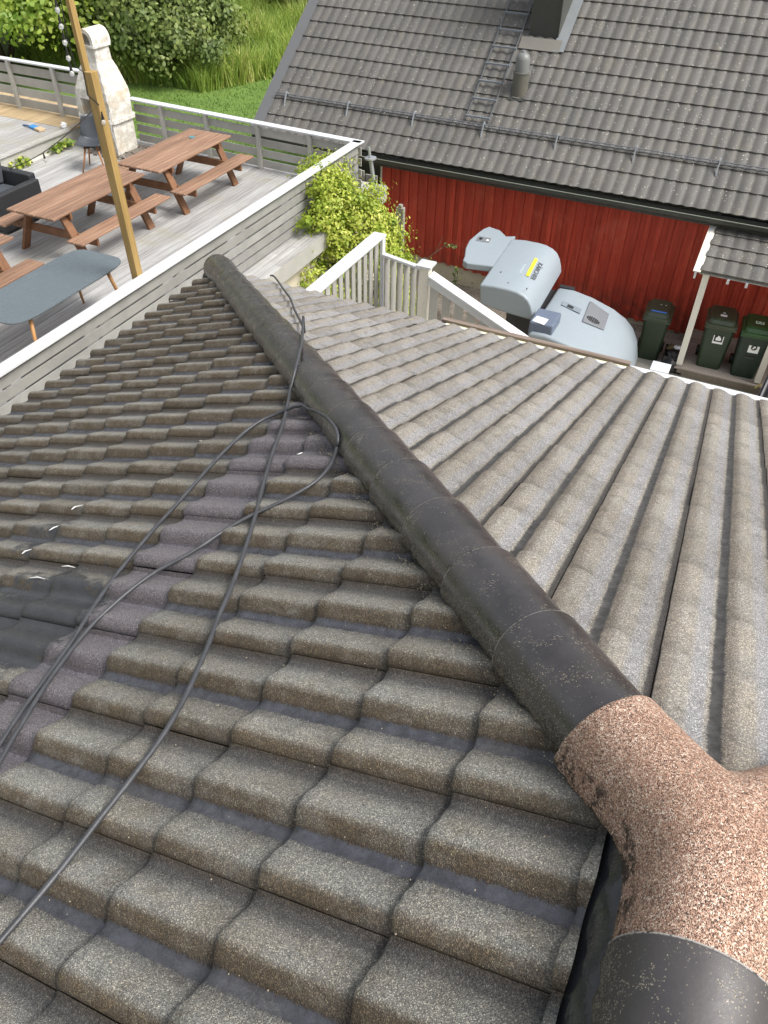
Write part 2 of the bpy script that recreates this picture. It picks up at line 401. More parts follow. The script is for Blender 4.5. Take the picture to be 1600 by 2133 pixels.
# ================================================================== OUR ROOF
PL, PR = 0.3727247, 0.3671471
E_, W_, YR, XRW, SR = 0.3055947, 0.30, 0.4635252, -2.1573891, 4.4598570
XA = 0.185; YA = YR-XA*math.tan(PL)/math.tan(PR); ZA = XA*math.tan(PL)
AMP = .034
PX = [-.12, -.06, -.02, .04, .10, .20, .30, .40, .50, .58, .65, .72, .79, .86, .92, .97, 1.04, 1.10, 1.12]
PY = [.16, .03, 0, .01, .06, .20, .41, .64, .84, .96, 1.0, .94, .70, .35, .10, .01, .01, .06, .08]
_xs = np.linspace(-.12, 1.12, 600); _ys = np.interp(_xs, PX, PY); _ys = np.convolve(np.pad(_ys, 12, mode='edge'), np.ones(25)/25, 'valid')
def hw(ph): return AMP*float(np.interp(ph % 1.0, _xs, _ys))
house = thing('tiled_house', 'nearest house, dark concrete tiled hip roof in the foreground', 'house', (0, 0, -7))

def slope(name, org, dV, dS, nrm, ks, cs, s_of, v_of, lift, mat, clips, kindf=None, label=None, am=1.0, st=.023):
    org, dV, dS, nrm = Vector(org), Vector(dV), Vector(dS), Vector(nrm)
    mb = MB()
    NV = 32; vsamp = [.0035+(W_-.0035)*i/NV for i in range(NV+1)]
    for k in ks:
        for c in cs:
            s1 = s_of(c); s0 = s1-E_-.03
            v1 = v_of(k); rnd = random.random(); kd = kindf(k, c) if kindf else 0
            jz, js, jt = random.uniform(-.0022, .003), random.uniform(-.005, .005), random.uniform(-.006, .006)
            rows = [(0, 0), (.2, 0), (.45, 0), (.7, 0), (.9, 0), (.982, 0), (1, -.004), (1.002, -.012), (1.0, -.026)]
            vs, ph, csa, wta = [], [], [], []
            for f, dz in rows:
                for i, vv in enumerate(vsamp):
                    cc, kk2 = c-1+f, k+1-vv/W_
                    wta.append(0 if not kindf else max(math.exp(-((cc-6.9)**2/1.5+(kk2-2.0)**2/1.1)), .8*math.exp(-((cc-8.4)**2/1.2+(kk2-1.2)**2/1.2)), .62*math.exp(-((cc-8.2)**2/.6+(kk2-3.4)**2/.5)), .30 if cc > 6 and kk2 < 5 else 0))
                    p = vv/.15+.87
                    h = hw(p)*am+st*(f-1)+dz+jz+jt*(vv/W_-.5)+lift
                    if i >= NV-1: h += .003
                    s = s0+(s1-s0)*min(f, 1.01)+js
                    if f >= .98: s += .0015*math.sin(vv*140+k*3+c)
                    vs.append(org+dV*(v1-W_+vv)+dS*s+nrm*h); ph.append(p); csa.append(f)
            n = NV+1
            fs = [(r*n+i, r*n+i+1, (r+1)*n+i+1, (r+1)*n+i) for r in range(len(rows)-1) for i in range(NV)]
            b = len(vs)      # side lip at the interlock
            for r, (f, dz) in enumerate(rows):
                q = vs[r*n+NV]; vs.append(Vector(q)+dV*.001-nrm*.009); ph.append(ph[r*n+NV]); csa.append(f); wta.append(wta[r*n+NV])
            fs += [(r*n+NV, b+r, b+r+1, (r+1)*n+NV) for r in range(len(rows)-1)]
            mb.add(vs, fs, ph=ph, cs=csa, rn=rnd, kd=float(kd), wt=wta)
    o = mb.build(name, mat, house, smooth=True)
    me = o.data; bm = bmesh.new(); bm.from_mesh(me)
    for co, no in clips:
        g = bm.verts[:]+bm.edges[:]+bm.faces[:]
        bmesh.ops.bisect_plane(bm, geom=g, plane_co=co, plane_no=no, clear_outer=True)
    bm.to_mesh(me); bm.free()
    try: me.set_sharp_from_angle(angle=R(50))
    except Exception: pass
    if label: o['label'] = label
    return o
h1n = Vector((1.0168, 1, 0)).normalized()      # outer side of hip 1, seen from the left slope
h2n = Vector((1.0168, -1, 0)).normalized()
hip0 = Vector((0, YR, 0)); apex = Vector((XA, YA, ZA))
def kindL(k, c):
    if c == 6 and k <= 6: return 1
    if c == 5 and k in (5, 6): return 1
    return 0
cL, sL = math.cos(PL), math.sin(PL); cR, sR_ = math.cos(PR), math.sin(PR)
slope('roof_slope', (0, 0, 0), (0, -1, 0), (-cL, 0, -sL), (-sL, 0, cL), range(-6, 17), range(0, 15),
      lambda c: E_*c, lambda k: -.3*k, -.5*AMP, TL, [(hip0, h1n), (Vector((.022, 0, 0)), Vector((1, 0, 0)))], kindL,
      'long left slope of stepped wavy tiles with one violet grey course')
xs0 = XRW+.15*14.68
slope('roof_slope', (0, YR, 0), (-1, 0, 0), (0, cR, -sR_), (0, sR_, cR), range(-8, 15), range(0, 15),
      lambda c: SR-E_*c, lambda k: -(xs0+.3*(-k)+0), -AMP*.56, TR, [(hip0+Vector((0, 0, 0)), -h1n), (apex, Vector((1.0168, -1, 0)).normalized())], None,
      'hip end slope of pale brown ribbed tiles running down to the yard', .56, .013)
slope('roof_slope', (2*XA, 0, 0), (0, 1, 0), (cL, 0, -sL), (sL, 0, cL), range(-6, 6), range(0, 6),
      lambda c: E_*c, lambda k: .3*k+.2, -.5*AMP, TL, [(apex, Vector((-1.0168, 1, 0)).normalized()), (Vector((2*XA-.03, 0, 0)), Vector((-1, 0, 0)))], None)
# underlay boards just below the tiles
def zroof(x, y): return min(x*math.tan(PL), -(y-YR)*math.tan(PR), (2*XA-x)*math.tan(PL))
mb = MB(); XE = -14*E_*cL; YE = YR+SR*cR; dz = -.075
ap = (XA, YA, ZA+dz); rb = (XA, -3, ZA+dz)
eL = (XE+.03, YR+(-(XE+.03))*math.tan(PL)/math.tan(PR), (XE+.03)*math.tan(PL)+dz)
eL0 = (XE+.03, -3, eL[2]); eR = (2*XA-XE-.03, eL[1], eL[2]); eR0 = (2*XA-XE-.03, -3, eL[2])
mb.add([ap, rb, eL, eL0, eR, eR0], [(0, 1, 3, 2), (0, 2, 4), (0, 4, 5, 1)]).build('underlay', simple('underlay_felt', (.05, .045, .04), .9), house)
# eave boards and walls
zE = eL[2]+.02
MB().box((XE-.02, -3, zE-.20), (XE+.02, YE-.02, zE-.005)).build('fascia', simple('grey_flashing_board', (.22, .215, .20), .7), house)
MB().box((XE+.021, YE-.05, zE-.20), (-1.985, YE-.02, zE-.012)).build('fascia', FLASH, house)
MB().box((-1.98, YE-.05, zE-.20), (4.3, YE-.02, zE-.005)).build('fascia', WHT, house)
mb = MB().box((-1.98, YE+.005, zE-.16), (-.55, YE+.115, zE-.075))
mb.build('eave_tray', simple('cream_yellow_board', (.66, .64, .42), .6), house)
MB().box((-2.02, YE+.12, zE-.15), (-.55, YE+.165, zE-.055)).build('gutter_board', mat_boards('weathered_brown_board', (.13, .095, .075), (.24, .19, .155), .8, (2, 30, 30)), house)
MB().box((-.545, YE+.0, zE-.15), (4.0, YE+.15, zE-.075)).build('gutter_board', WHT, house, bevel=.008)
MB().box((XE+.45, -3, -7.2), (4-.1, YE-.5, zE-.2)).build('wall', PLASTER, house)

# hip caps -----------------------------------------------------------
hd = Vector((-1, math.tan(PL)/math.tan(PR), -math.tan(PL)))      # per unit of -x
hl = hd.length; hdn = hd.normalized(); hside = hdn.cross(Vector((0, 0, 1))).normalized(); hup = hside.cross(hdn)
if hup.z < 0: hup = -hup
def arch_cap(p0, ax, side, up, L, r0, r1, h, base, seed, rim=True):
    """p0 upper end on the axis, ax down the hip; the lower end is wider and lies over the next cap"""
    rnd = random.Random(seed); NS, NA = 16, 30
    vs, ed, rm = [], [], []; ph = [rnd.uniform(0, 6) for _ in range(4)]
    for j in range(NS+2):
        f = j/NS if j < NS-.5 else (.988 if j == NS else 1.0); rr = r0+(r1-r0)*f; s = L*f
        for i in range(NA+1):
            a = math.pi*i/NA; q = p0+ax*s+side*(rr*math.cos(a))+up*(base+(h*(.90+.10*f))*math.sin(a)**.92)
            if i in (0, NA): q += up*(.006*math.sin(s*60+ph[0])+.004*math.sin(s*171+ph[1]))+side*math.cos(a)*(.003*math.sin(s*110+ph[2]))
            vs.append(q)
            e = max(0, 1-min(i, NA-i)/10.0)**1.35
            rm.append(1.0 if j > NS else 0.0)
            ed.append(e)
    n = NA+1
    fs = [(j*n+i, j*n+i+1, (j+1)*n+i+1, (j+1)*n+i) for j in range(NS+1) for i in range(NA)]
    return vs, fs, ed, rm
def cap_obj(p0, ax, side, up, L, r0, r1, h, base, seed, mat=CAP, name='hip_cap', end=False):
    vs, fs, ed, rm = arch_cap(p0, ax, side, up, L, r0, r1, h, base, seed)
    mb = MB().add(vs, fs, ed=ed, rm=rm)
    if end:
        n = 31; o = len(vs)-n
        mb.add([vs[o+i] for i in range(n)], [tuple(range(n))], ed=0.0)
    o = mb.build(name, mat, house, smooth=True)
    m = o.modifiers.new('solid', 'SOLIDIFY'); m.thickness = .011; m.offset = -1 if True else 0
    return o
J = [.215*j for j in range(0, 19)]
for j in range(18, -1, -1):
    xx = .0-J[j]; p0 = Vector((xx+.03, YR-(xx+.03)*math.tan(PL)/math.tan(PR), (xx+.03)*math.tan(PL)))
    L = (.215+.03+.02)*hl
    if j == 18: L = .17*hl
    # the nearer (upper) cap lies over the next one down the hip
    wob = random.uniform(-.002, .002)
    o = cap_obj(p0+hside*(wob+.010+.008*J[j]), hdn, hside, hup, L, .104, .118, .122, -.022+random.uniform(-.001, .001), 100+j, end=(j == 18))
# ridge cap nearest to the camera (dark) and one more behind
rax = Vector((0, -1, 0)); rsd = Vector((1, 0, 0)); up = Vector((0, 0, 1))
for j, y1 in enumerate((-.32, -.68)):
    cap_obj(Vector((XA, y1-.05, ZA+.006)), Vector((0, 1, 0)), rsd, up, .44 if j == 0 else .42, .114, .125, .152, -.026, 300+j, mat=CAPR, name='ridge_cap')
# three-way fork piece
def fork():
    a2 = [Vector((-1, 1.0168, 0)).normalized(), Vector((.96, 1.08, 0)).normalized(), Vector((0, -1, 0))]
    ln = [.300, .44, .30]; sl_ = [math.tan(PL)*.7012, math.tan(PL)*.7012, 0.0]
    r = .119; st = .005; o2 = Vector((XA, YA, 0)); H = .152
    def sd(p):
        ds = []
        for a, L in zip(a2, ln):
            t = max(0, p.dot(a)); ds.append((p-a*t).length)
        k = 62.0; m = min(ds); return m-math.log(sum(math.exp(-k*(d-m)) for d in ds))/k*.9, ds
    def zax(p, ds):
        ws = [math.exp(-30*d) for d in ds]
        return sum(wg*(-max(0, p.dot(a))*s_) for wg, a, s_ in zip(ws, a2, sl_))/sum(ws)
    def clipend(p):
        for a, L in zip(a2, ln):
            t = p.dot(a)
            if t > L and (p-a*t).length < r*1.3: p = p-a*(t-L)
        return p
    N = 110; idx = {}; vs = []; ed = []; G = {}
    def inside(p):
        d, ds = sd(p)
        if d > r: return False
        for a, L in zip(a2, ln):
            if p.dot(a) > L and (p-a*p.dot(a)).length < r*1.3: return False
        return True
    ins = {}
    for i in range(-N, N+1):
        for j in range(-N, N+1):
            ins[i, j] = inside(Vector((i*st, j*st, 0)))
    def vert(i, j):
        if (i, j) in idx: return idx[i, j]
        p = Vector((i*st, j*st, 0))
        if not ins[i, j]:
            p = clipend(p)
            for _ in range(6):
                d, _ds = sd(p)
                if d <= r: break
                e = .0008; gx = sd(p+Vector((e, 0, 0)))[0]-d; gy = sd(p+Vector((0, e, 0)))[0]-d
                g = Vector((gx, gy, 0)); g = g.normalized() if g.length > 0 else Vector((1, 0, 0))
                p = p-g*(d-r+.0002)
        d, ds = sd(p); q = min(1, max(0, d)/r)
        z = zax(p, ds)+H*(1-q**2.35)**.62
        z += .0035*math.sin(p.x*95+2)*math.sin(p.y*80)*(q**3)
        if q > .93: z -= .01+.006*math.sin(p.x*160+p.y*120); 
        idx[i, j] = len(vs); vs.append((o2+p)+Vector((0, 0, ZA-.024+z)))
        end = min(abs(p.dot(a)-L)+max(0, (p-a*p.dot(a)).length-r)*5 for a, L in zip(a2[:1], ln[:1]))
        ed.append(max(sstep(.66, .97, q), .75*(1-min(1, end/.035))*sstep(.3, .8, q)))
        return idx[i, j]
    fs = []
    for i in range(-N, N):
        for j in range(-N, N):
            c4 = [(i, j), (i+1, j), (i+1, j+1), (i, j+1)]
            if any(ins[c] for c in c4):
                q = [vert(*c) for c in c4]
                fs.append(tuple(q))
    mb = MB().add(vs, fs, ed=ed)
    o = mb.build('ridge_fork', PINK, house, smooth=True)
    bm = bmesh.new(); bm.from_mesh(o.data)
    bmesh.ops.remove_doubles(bm, verts=bm.verts, dist=.0009)
    for f in bm.faces:
        if f.normal.z < 0: f.normal_flip()
    bm.to_mesh(o.data); bm.free()
    o.data.shade_smooth()
    m = o.modifiers.new('solid', 'SOLIDIFY'); m.thickness = .016; m.offset = -1
    o['label'] = 'unpainted reddish granular three-way ridge tile'
    return o
fork()
# second hip, beyond the fork
h2d = Vector((1, math.tan(PL)/math.tan(PR), -math.tan(PL))); h2l = h2d.length; h2 = h2d.normalized(); h2s = h2.cross(up).normalized(); h2u = h2s.cross(h2)
if h2u.z < 0: h2u = -h2u
for j in range(4):
    p0 = apex+h2d*(.24+.215*j)
    cap_obj(p0, h2, h2s, h2u, .245*h2l, .104, .118, .122, -.022, 400+j)
# black rubber flashing visible between the cut tiles and the ridge cap
mb = MB(); vs = []; NY = 160
for i in range(NY+1):
    y = -1.2+1.55*i/NY; wv = hw(((-y)/.15+.87) % 1.0)-AMP*.5
    for k, (x, zz) in enumerate(((-.02, -.034), (.0225, -.030), (.036, -.004), (.07, .016), (.13, .03))):
        vs.append((x, y, x*math.tan(PL)+zz+wv*(.9-.15*k)+.004*math.sin(y*41+k)+.003*math.sin(y*97+2*k)))
mb.add(vs, [(i*5+k, i*5+k+1, (i+1)*5+k+1, (i+1)*5+k) for i in range(NY) for k in range(4)])
mb.build('ridge_flashing', BLK, house, smooth=True)
# short thin white streaks on the tiles
for k, pts in enumerate([[(-2.291, 1.233), (-2.359, 1.205), (-2.36, 1.171)], [(-2.287, 1.093), (-2.332, 1.059), (-2.345, 1.026)], [(-2.292, 0.936), (-2.345, 0.908), (-2.346, 0.878)], [(-1.952, 0.848), (-2.03, 0.859), (-2.087, 0.85)], [(-2.013, 1.716), (-1.945, 1.699), (-1.894, 1.691)], [(-1.409, 1.571), (-1.39, 1.577), (-1.373, 1.593)], [(-2.128, 0.774), (-2.061, 0.788), (-1.977, 0.779)]]):
    MB().tube([(pts[0][0]+(x-pts[0][0])*.55, pts[0][1]+(y-pts[0][1])*.55, (pts[0][0]+(x-pts[0][0])*.55)*math.tan(PL)+.010) for x, y in pts], [.0008, .0028, .001, .003, .002][:len(pts)], 5).build('white_streak', STW, house)
settle(house)

# grit washed against the caps and scattered over the near tiles
mb = MB(); rg = random.Random(5)
def zl(x, y): return x*math.tan(PL)-.5*AMP+hw((-y)/.15+.87)+.003
for i in range(900):
    if i < 620:
        q = rg.random()**.8*2.6; d = .117+.004*q+abs(rg.gauss(0, .016)); x, y = -q*.7012-d*.7129+.01, YR+q*.7129-d*.7012
    else:
        x, y = rg.uniform(-1.3, -.02), rg.uniform(-.3, 1.5)
    if x*math.tan(PL) > -(y-YR)*math.tan(PR): continue
    r_ = rg.uniform(.0008, .0022); z = zl(x, y)+r_*.4
    o_ = [(rg.uniform(.6, 1.3)*r_) for _ in range(6)]
    mb.add([(x+o_[0], y, z), (x-o_[1], y, z), (x, y+o_[2], z), (x, y-o_[3], z), (x, y, z+o_[4]), (x, y, z-o_[5])], [(0, 2, 4), (2, 1, 4), (1, 3, 4), (3, 0, 4), (2, 0, 5), (1, 2, 5), (3, 1, 5), (0, 3, 5)])
tag(mb.build('grit', simple('pale_grit', (.33, .28, .20), .9, .5, 300, bump=0)), None, None, None, 'stuff')
# hoses lying on the roof --------------------------------------------
def surf(x, y):
    z = zroof(x, y)
    z += (.004 if x*math.tan(PL) < -(y-YR)*math.tan(PR) else .0)
    t = (x-0)*(-1)+(y-YR)*1.0168
    p = Vector((x-.0075, y-YR-.0075, 0)); a = Vector((-1, 1.0168, 0)).normalized(); s = p.dot(a)
    p -= Vector((.7129, .7012, 0))*.0055*max(0, s); d = (p-a*s).length
    if s > -.05 and d < .116:
        zc = -s*math.tan(PL)*.7012-.022+.128*math.sqrt(max(0, 1-(d/.116)**2)); z = max(z, zc)
    return z
HA = [(-1.048, -0.323), (-1.044, -0.302), (-1.04, -0.277), (-1.037, -0.244), (-1.034, -0.207), (-1.031, -0.17), (-1.029, -0.133), (-1.028, -0.096), (-1.028, -0.058), (-1.028, -0.016), (-1.029, 0.028), (-1.028, 0.074), (-1.027, 0.118), (-1.028, 0.151), (-1.029, 0.184), (-1.03, 0.228), (-1.034, 0.277), (-1.043, 0.33), (-1.055, 0.385), (-1.07, 0.44), (-1.087, 0.493), (-1.105, 0.548), (-1.124, 0.6), (-1.143, 0.649), (-1.161, 0.697), (-1.175, 0.742), (-1.19, 0.789), (-1.21, 0.843), (-1.231, 0.9), (-1.255, 0.96), (-1.28, 1.02), (-1.305, 1.079), (-1.33, 1.138), (-1.357, 1.198), (-1.388, 1.264), (-1.423, 1.338), (-1.46, 1.418), (-1.501, 1.512), (-1.542, 1.607), (-1.571, 1.684), (-1.602, 1.765), (-1.653, 1.877), (-1.71, 1.998), (-1.757, 2.098), (-1.766, 2.139), (-1.777, 2.187), (-1.814, 2.28), (-1.877, 2.413), (-2.236, 3.033)]
HA2 = [(-2.236, 3.033), (-2.262, 3.081), (-2.305, 3.148), (-2.399, 3.276), (-2.512, 3.426), (-2.606, 3.55), (-2.7, 3.675), (-2.799, 3.817), (-2.906, 3.966), (-3.026, 4.112), (-3.151, 4.259), (-3.279, 4.419), (-3.396, 4.563), (-3.478, 4.66), (-3.532, 4.718), (-3.55, 4.723), (-3.553, 4.707)]
HB = [(-1.509, 0.045), (-1.518, 0.085), (-1.528, 0.13), (-1.546, 0.189), (-1.565, 0.253), (-1.579, 0.314), (-1.592, 0.376), (-1.608, 0.444), (-1.626, 0.514), (-1.649, 0.585), (-1.674, 0.658), (-1.694, 0.729), (-1.713, 0.805), (-1.728, 0.893), (-1.742, 0.983), (-1.752, 1.061), (-1.76, 1.132), (-1.764, 1.199), (-1.768, 1.264), (-1.775, 1.328), (-1.782, 1.394), (-1.791, 1.472), (-1.797, 1.551), (-1.8, 1.626), (-1.799, 1.698), (-1.795, 1.767), (-1.782, 1.826), (-1.759, 1.87), (-1.727, 1.9), (-1.689, 1.923), (-1.644, 1.932), (-1.589, 1.925), (-1.508, 1.868), (-1.43, 1.799), (-1.367, 1.743), (-1.312, 1.689), (-1.269, 1.643), (-1.245, 1.611), (-1.234, 1.59), (-1.235, 1.583), (-1.221, 1.538), (-1.211, 1.491), (-1.207, 1.449), (-1.209, 1.411), (-1.217, 1.375), (-1.231, 1.342), (-1.25, 1.311), (-1.272, 1.28), (-1.296, 1.25), (-1.32, 1.224), (-1.345, 1.199), (-1.369, 1.171), (-1.391, 1.142), (-1.412, 1.11), (-1.43, 1.076), (-1.447, 1.042), (-1.464, 1.005), (-1.488, 0.967), (-1.514, 0.93), (-1.542, 0.897), (-1.569, 0.862), (-1.59, 0.82), (-1.606, 0.777), (-1.617, 0.737), (-1.625, 0.698), (-1.633, 0.658), (-1.637, 0.616), (-1.635, 0.573), (-1.63, 0.529), (-1.623, 0.484), (-1.613, 0.437), (-1.602, 0.386), (-1.588, 0.332), (-1.57, 0.276), (-1.549, 0.22), (-1.532, 0.168), (-1.512, 0.117), (-1.492, 0.065), (-1.472, 0.016)]
def hose(name, pts, mat, r, label, extra=0, hump=None, it=40, bridge=None):
    P = []
    for i in range(len(pts)-1):
        for k in range(4):
            t = k/4; P.append((pts[i][0]*(1-t)+pts[i+1][0]*t, pts[i][1]*(1-t)+pts[i+1][1]*t))
    P.append(pts[-1])
    z = [surf(*p)+r+extra for p in P]
    for _ in range(it):
        z = [max(z[i], .5*(z[max(i-2, 0)]+z[min(i+2, len(z)-1)])-.0015) for i in range(len(z))]
    if bridge:
        i0, i1 = bridge; za, zb_ = z[i0], surf(*P[i1])+r+.012
        for i in range(i0, i1+1): z[i] = max(za+(zb_-za)*(i-i0)/(i1-i0), surf(*P[i])+r+.004)
        for i in range(i1+1, len(z)): z[i] = surf(*P[i])+r+.012
    if hump:
        for i, p in enumerate(P):
            d = min(math.dist(p, h) for h in hump); z[i] += .014*max(0, 1-d/.10)
    o = MB().tube([(p[0], p[1], q) for p, q in zip(P, z)], r, 8).build(name, mat, None, smooth=True)
    return tag(o, label, 'hose')
hose('washer_hose', HA+HA2[1:], HOSE, .0078, 'single grey hose crossing over the hip caps and dropping to the far eave', it=7, bridge=(4*(len(HA)-3), 4*len(HA)))
HB = [(x+.028*min(1, max(0, (i-len(HB)+26)/12)), y-.006*min(1, max(0, (i-len(HB)+26)/12))) for i, (x, y) in enumerate(HB)]
hose('washer_hose', HB, HOSE, .0072, 'looped black hose folded back on itself on the left slope', hump=[(-1.63, 1.93), (-1.19, .80)])

# ================================================================== TERRACE
ZD, ZRL = -3.8, -3.0
deck = thing('terrace', 'raised timber terrace of weathered grey boards on a rendered wall', 'terrace', (-11, 8, ZG))
mb = MB(); x = -19.0
while x < -6.12:
    L = [(-3.0, random.uniform(3, 6)), (0, 0)]
    y = -3.0; r = random.random()
    while y < 12.42:
        y2 = min(12.42, y+random.uniform(2.4, 4.8)); mb.box((x, y+.002, ZD-.03), (x+.117, y2-.002, ZD+random.uniform(-.0015, .0015)), rn=random.random()); y = y2
    x += .123
mb.build('floorboards', DECK, deck)
MB().box((-6.13, -3, ZD-.26), (-6.09, 12.4, ZD-.005)).box((-19, 12.425, ZD-.26), (-6.1, 12.46, ZD-.005)).build('edge_board', GREYP, deck)
MB().box((-19, -3, ZD-.25), (-6.14, 12.40, ZD-.04)).build('joists', simple('dark_joist', (.05, .045, .04), .9), deck)
MB().box((-18.9, -2.9, ZG), (-6.25, 12.3, ZD-.26)).build('retaining_wall', PLASTER, deck)
settle(deck)
# raised platform at the far left
plat = thing('platform', 'raised deck step in the far left corner of the terrace', 'platform', (-15, 11, ZD))
mb = MB(); x = -19.0
while x < -12.5:
    mb.box((x, 5.0, ZD+.27), (x+.117, 11.55, ZD+.30+random.uniform(-.001, .001)), rn=random.random()); x += .122
mb.build('floorboards', DECK, plat)
mb = MB(); x = -19.0
while x < -12.5:
    mb.box((x, 11.56, ZD+.27), (x+.117, 13.2, ZD+.302), rn=random.random()); x += .122
mb.build('new_floorboards', DECKY, plat)
MB().box((-12.50, 5.0, ZD+.07), (-12.455, 13.1, ZD+.315)).build('edge_board', GREYP, plat)
MB().box((-12.60, 5.0, ZD), (-12.47, 13.1, ZD+.07)).build('kerb', CREAM, plat)
settle(plat)

GREYF = mat_boards('grey_fence_paint', (.27, .268, .255), (.34, .338, .32), .6, (3, 3, 3), .1)
def slat_fence(root, p0, p1, zd, zr, posts, slats, double=False, mats=(GREYD, WHT), capw=.16, inner=1):
    """horizontal slat fence from p0 to p1 (2D); inner = side (+1 left of the run) the posts stand on"""
    p0, p1 = Vector((*p0, 0)), Vector((*p1, 0)); d = (p1-p0).normalized(); n = Vector((-d.y, d.x, 0))*inner; L = (p1-p0).length
    def bx(mb, s0, s1, n0, n1, z0, z1, **at):
        c = [p0+d*s+n*q for s, q in ((s0, n0), (s1, n0), (s1, n1), (s0, n1))]
        mb.prism([(v.x, v.y) for v in c], z0, z1, **at)
    for s in posts:
        mb = MB(); bx(mb, s-.035, s+.035, .022, .09, zd-.05, zr-.03); mb.build('post', mats[0], root)
    bb = MB(); hgt = (zr-.05-(zd+.03))/slats
    for i in range(slats):
        z0 = zd+.03+i*hgt
        bx(bb, 0, L, 0, .02, z0, z0+hgt-(.03 if double else .052), rn=random.random())
    bb.build('slats', mats[0], root)
    if double:
        bb = MB()
        for i in range(slats):
            z0 = zd+.03+i*hgt
            for a, b in zip([0]+posts, posts+[L]):
                if b-a > .5: bx(bb, a+.24, b-.24, .092, .11, z0+hgt*.45, min(z0+hgt*1.42, zr-.033), rn=random.random())
        bb.build('inner_slats', mats[0], root)
    mb = MB(); bx(mb, -.03, L+.06, -capw*.35, capw*.65, zr-.03, zr)
    mb.build('cap_rail', mats[1], root, bevel=.005)
f1 = thing('slat_fence', 'long grey slat fence with white cap beside the tiled roof', 'fence', (-6.5, 5, ZD), group='slat fences round the terrace')
slat_fence(f1, (-6.50, -2.5), (-6.46, 12.05), ZD, ZRL, [.8+1.45*i for i in range(10)], 5, True, mats=(GREYF, WHT), capw=.165, inner=1)
settle(f1)
f2 = thing('slat_fence', 'grey slat fence right of the white fireplace along the far terrace edge', 'fence', (-9, 12.2, ZD), group='slat fences round the terrace')
slat_fence(f2, (-6.42, 12.10), (-11.42, 12.33), ZD, ZRL, [.12, 1.0, 2.1, 3.25, 4.3], 4, False, capw=.16, inner=1)
settle(f2)
f3 = thing('slat_fence', 'grey slat fence left of the white fireplace above the yellow boards', 'fence', (-15, 12.2, ZD), group='slat fences round the terrace')
slat_fence(f3, (-11.85, 12.15), (-19, 12.25), ZD+.3, -2.60, [.12, 1.25, 2.4, 3.6, 4.8, 6], 4, False, capw=.14, inner=1)
settle(f3)

# posts with the light string
def rot_beam(mb, p0, p1, wx, wy):
    return mb.beam(p0, p1, wx, wy, up=(0, 1, 0))
t1 = tag(rot_beam(MB(), (-6.62, 6.42, ZD), (-6.66, 6.39, -.78), .098, .098).build('timber_post', PINE, None, bevel=.004),
         'thick yellow brown timber post standing at the white cap rail', 'post')
t2 = tag(rot_beam(MB(), (-6.745, 6.52, ZD), (-6.79, 6.42, .75), .048, .073).build('timber_batten', PINE, None, bevel=.003),
         'thin timber batten rising above the thick post, light bulbs along it', 'post')
ls = thing('light_string', 'black cable with clear bulbs hanging from the timber posts', 'light string', (-6.75, 6.4, -1))
cab = [(-6.80, 6.32, .70), (-6.81, 6.33, .2), (-6.79, 6.33, -.2), (-6.81, 6.33, -.5), (-6.80, 6.34, -.74), (-6.70, 6.33, -.78), (-6.71, 6.33, -1.0), (-6.60, 6.345, -1.08)]
MB().tube(cab, .006, 6).build('cable', BLACKP, ls)
cat = []
for i in range(21):
    t = i/20; p = Vector((-6.60, 6.345, -1.08)).lerp(Vector((-11.4, 8.92, -3.30)), t); p.z -= .10*math.sin(math.pi*t); cat.append(p)
MB().tube(cat, .006, 6).build('cable', BLACKP, ls)
def bulb(p, tilt=0):
    p = Vector(p)
    sk = MB().tube([p, p-Vector((0, 0, .045)), p-Vector((0, 0, .075))], [.006, .012, .016], 8).build('socket', BLACKP, ls)
    rs = [.010, .018, .023, .025, .022, .013, .003]; MB().tube([p-Vector((0, 0, .072+.011*k)) for k in range(7)], rs, 10).build('bulb', GLASS, sk, smooth=True)
for z in (.45, .30, .15, .0, -.14, -.28, -.42, -.56, -.70): bulb((-6.83, 6.30, z))
bulb((-6.57, 6.33, -1.08-.06))
for k in (10, 19): bulb(cat[k])
settle(ls)
ds = [(-6.9+.0, 7.2, ZD)]
tag(MB().tube([(-11.25, 11.45, -3.02), (-11.2, 11.35, -3.3), (-11.1, 11.3, -3.6), (-10.9, 11.3, -3.79)], .007, 6).build('power_cord', simple('pale_cord', (.45, .45, .44), .6), None, smooth=True),
    'pale cord hanging from the fireplace shelf to the deck', 'cord')

# ------------------------------------------------------------------ picnic tables
def picnic(loc, label):
    T = thing('picnic_table', label, 'picnic table', loc, 0, 'picnic tables in a row on the terrace')
    L = 2.02; hh = .73
    mb = MB()
    for i in range(5):
        x = -.44+.177*i
        mb.box((x, -L/2, hh-.036), (x+.161, L/2, hh), rn=random.random())
    mb.build('tabletop', PIC, T, bevel=.012)
    for sx in (-1, 1):
        mb = MB()
        for i in range(2):
            x = sx*.72-.15+.152*i
            mb.box((x, -L/2, .42), (x+.138, L/2, .455), rn=random.random())
        mb.build('bench', PIC, T, bevel=.012)
    for sy in (-1, 1):
        y = sy*.72
        MB().box((-.82, y-.06*sy-.02, .29), (.82, y-.06*sy+.02, .415), rn=.4).build('bench_beam', PICD, T, bevel=.01)
        MB().box((-.42, y-.06*sy-.02, .60), (.42, y-.06*sy+.02, .692), rn=.5).build('top_beam', PICD, T, bevel=.01)
        for sx in (-1, 1):
            MB().beam((sx*.30, y, .69), (sx*.62, y, 0), .042, .135, up=(0, 1, 0), rn=random.random()).build('leg', PICD, T)
    return T
def fixbeam(): pass
picnic((-9.10, 10.52, ZD), 'farthest reddish brown picnic table, nearest the white fireplace')
picnic((-9.25, 8.34, ZD), 'middle reddish brown picnic table, end to end between two others')
picnic((-9.32, 5.66, ZD), 'reddish brown picnic table cut by the left edge behind the blue grey table')
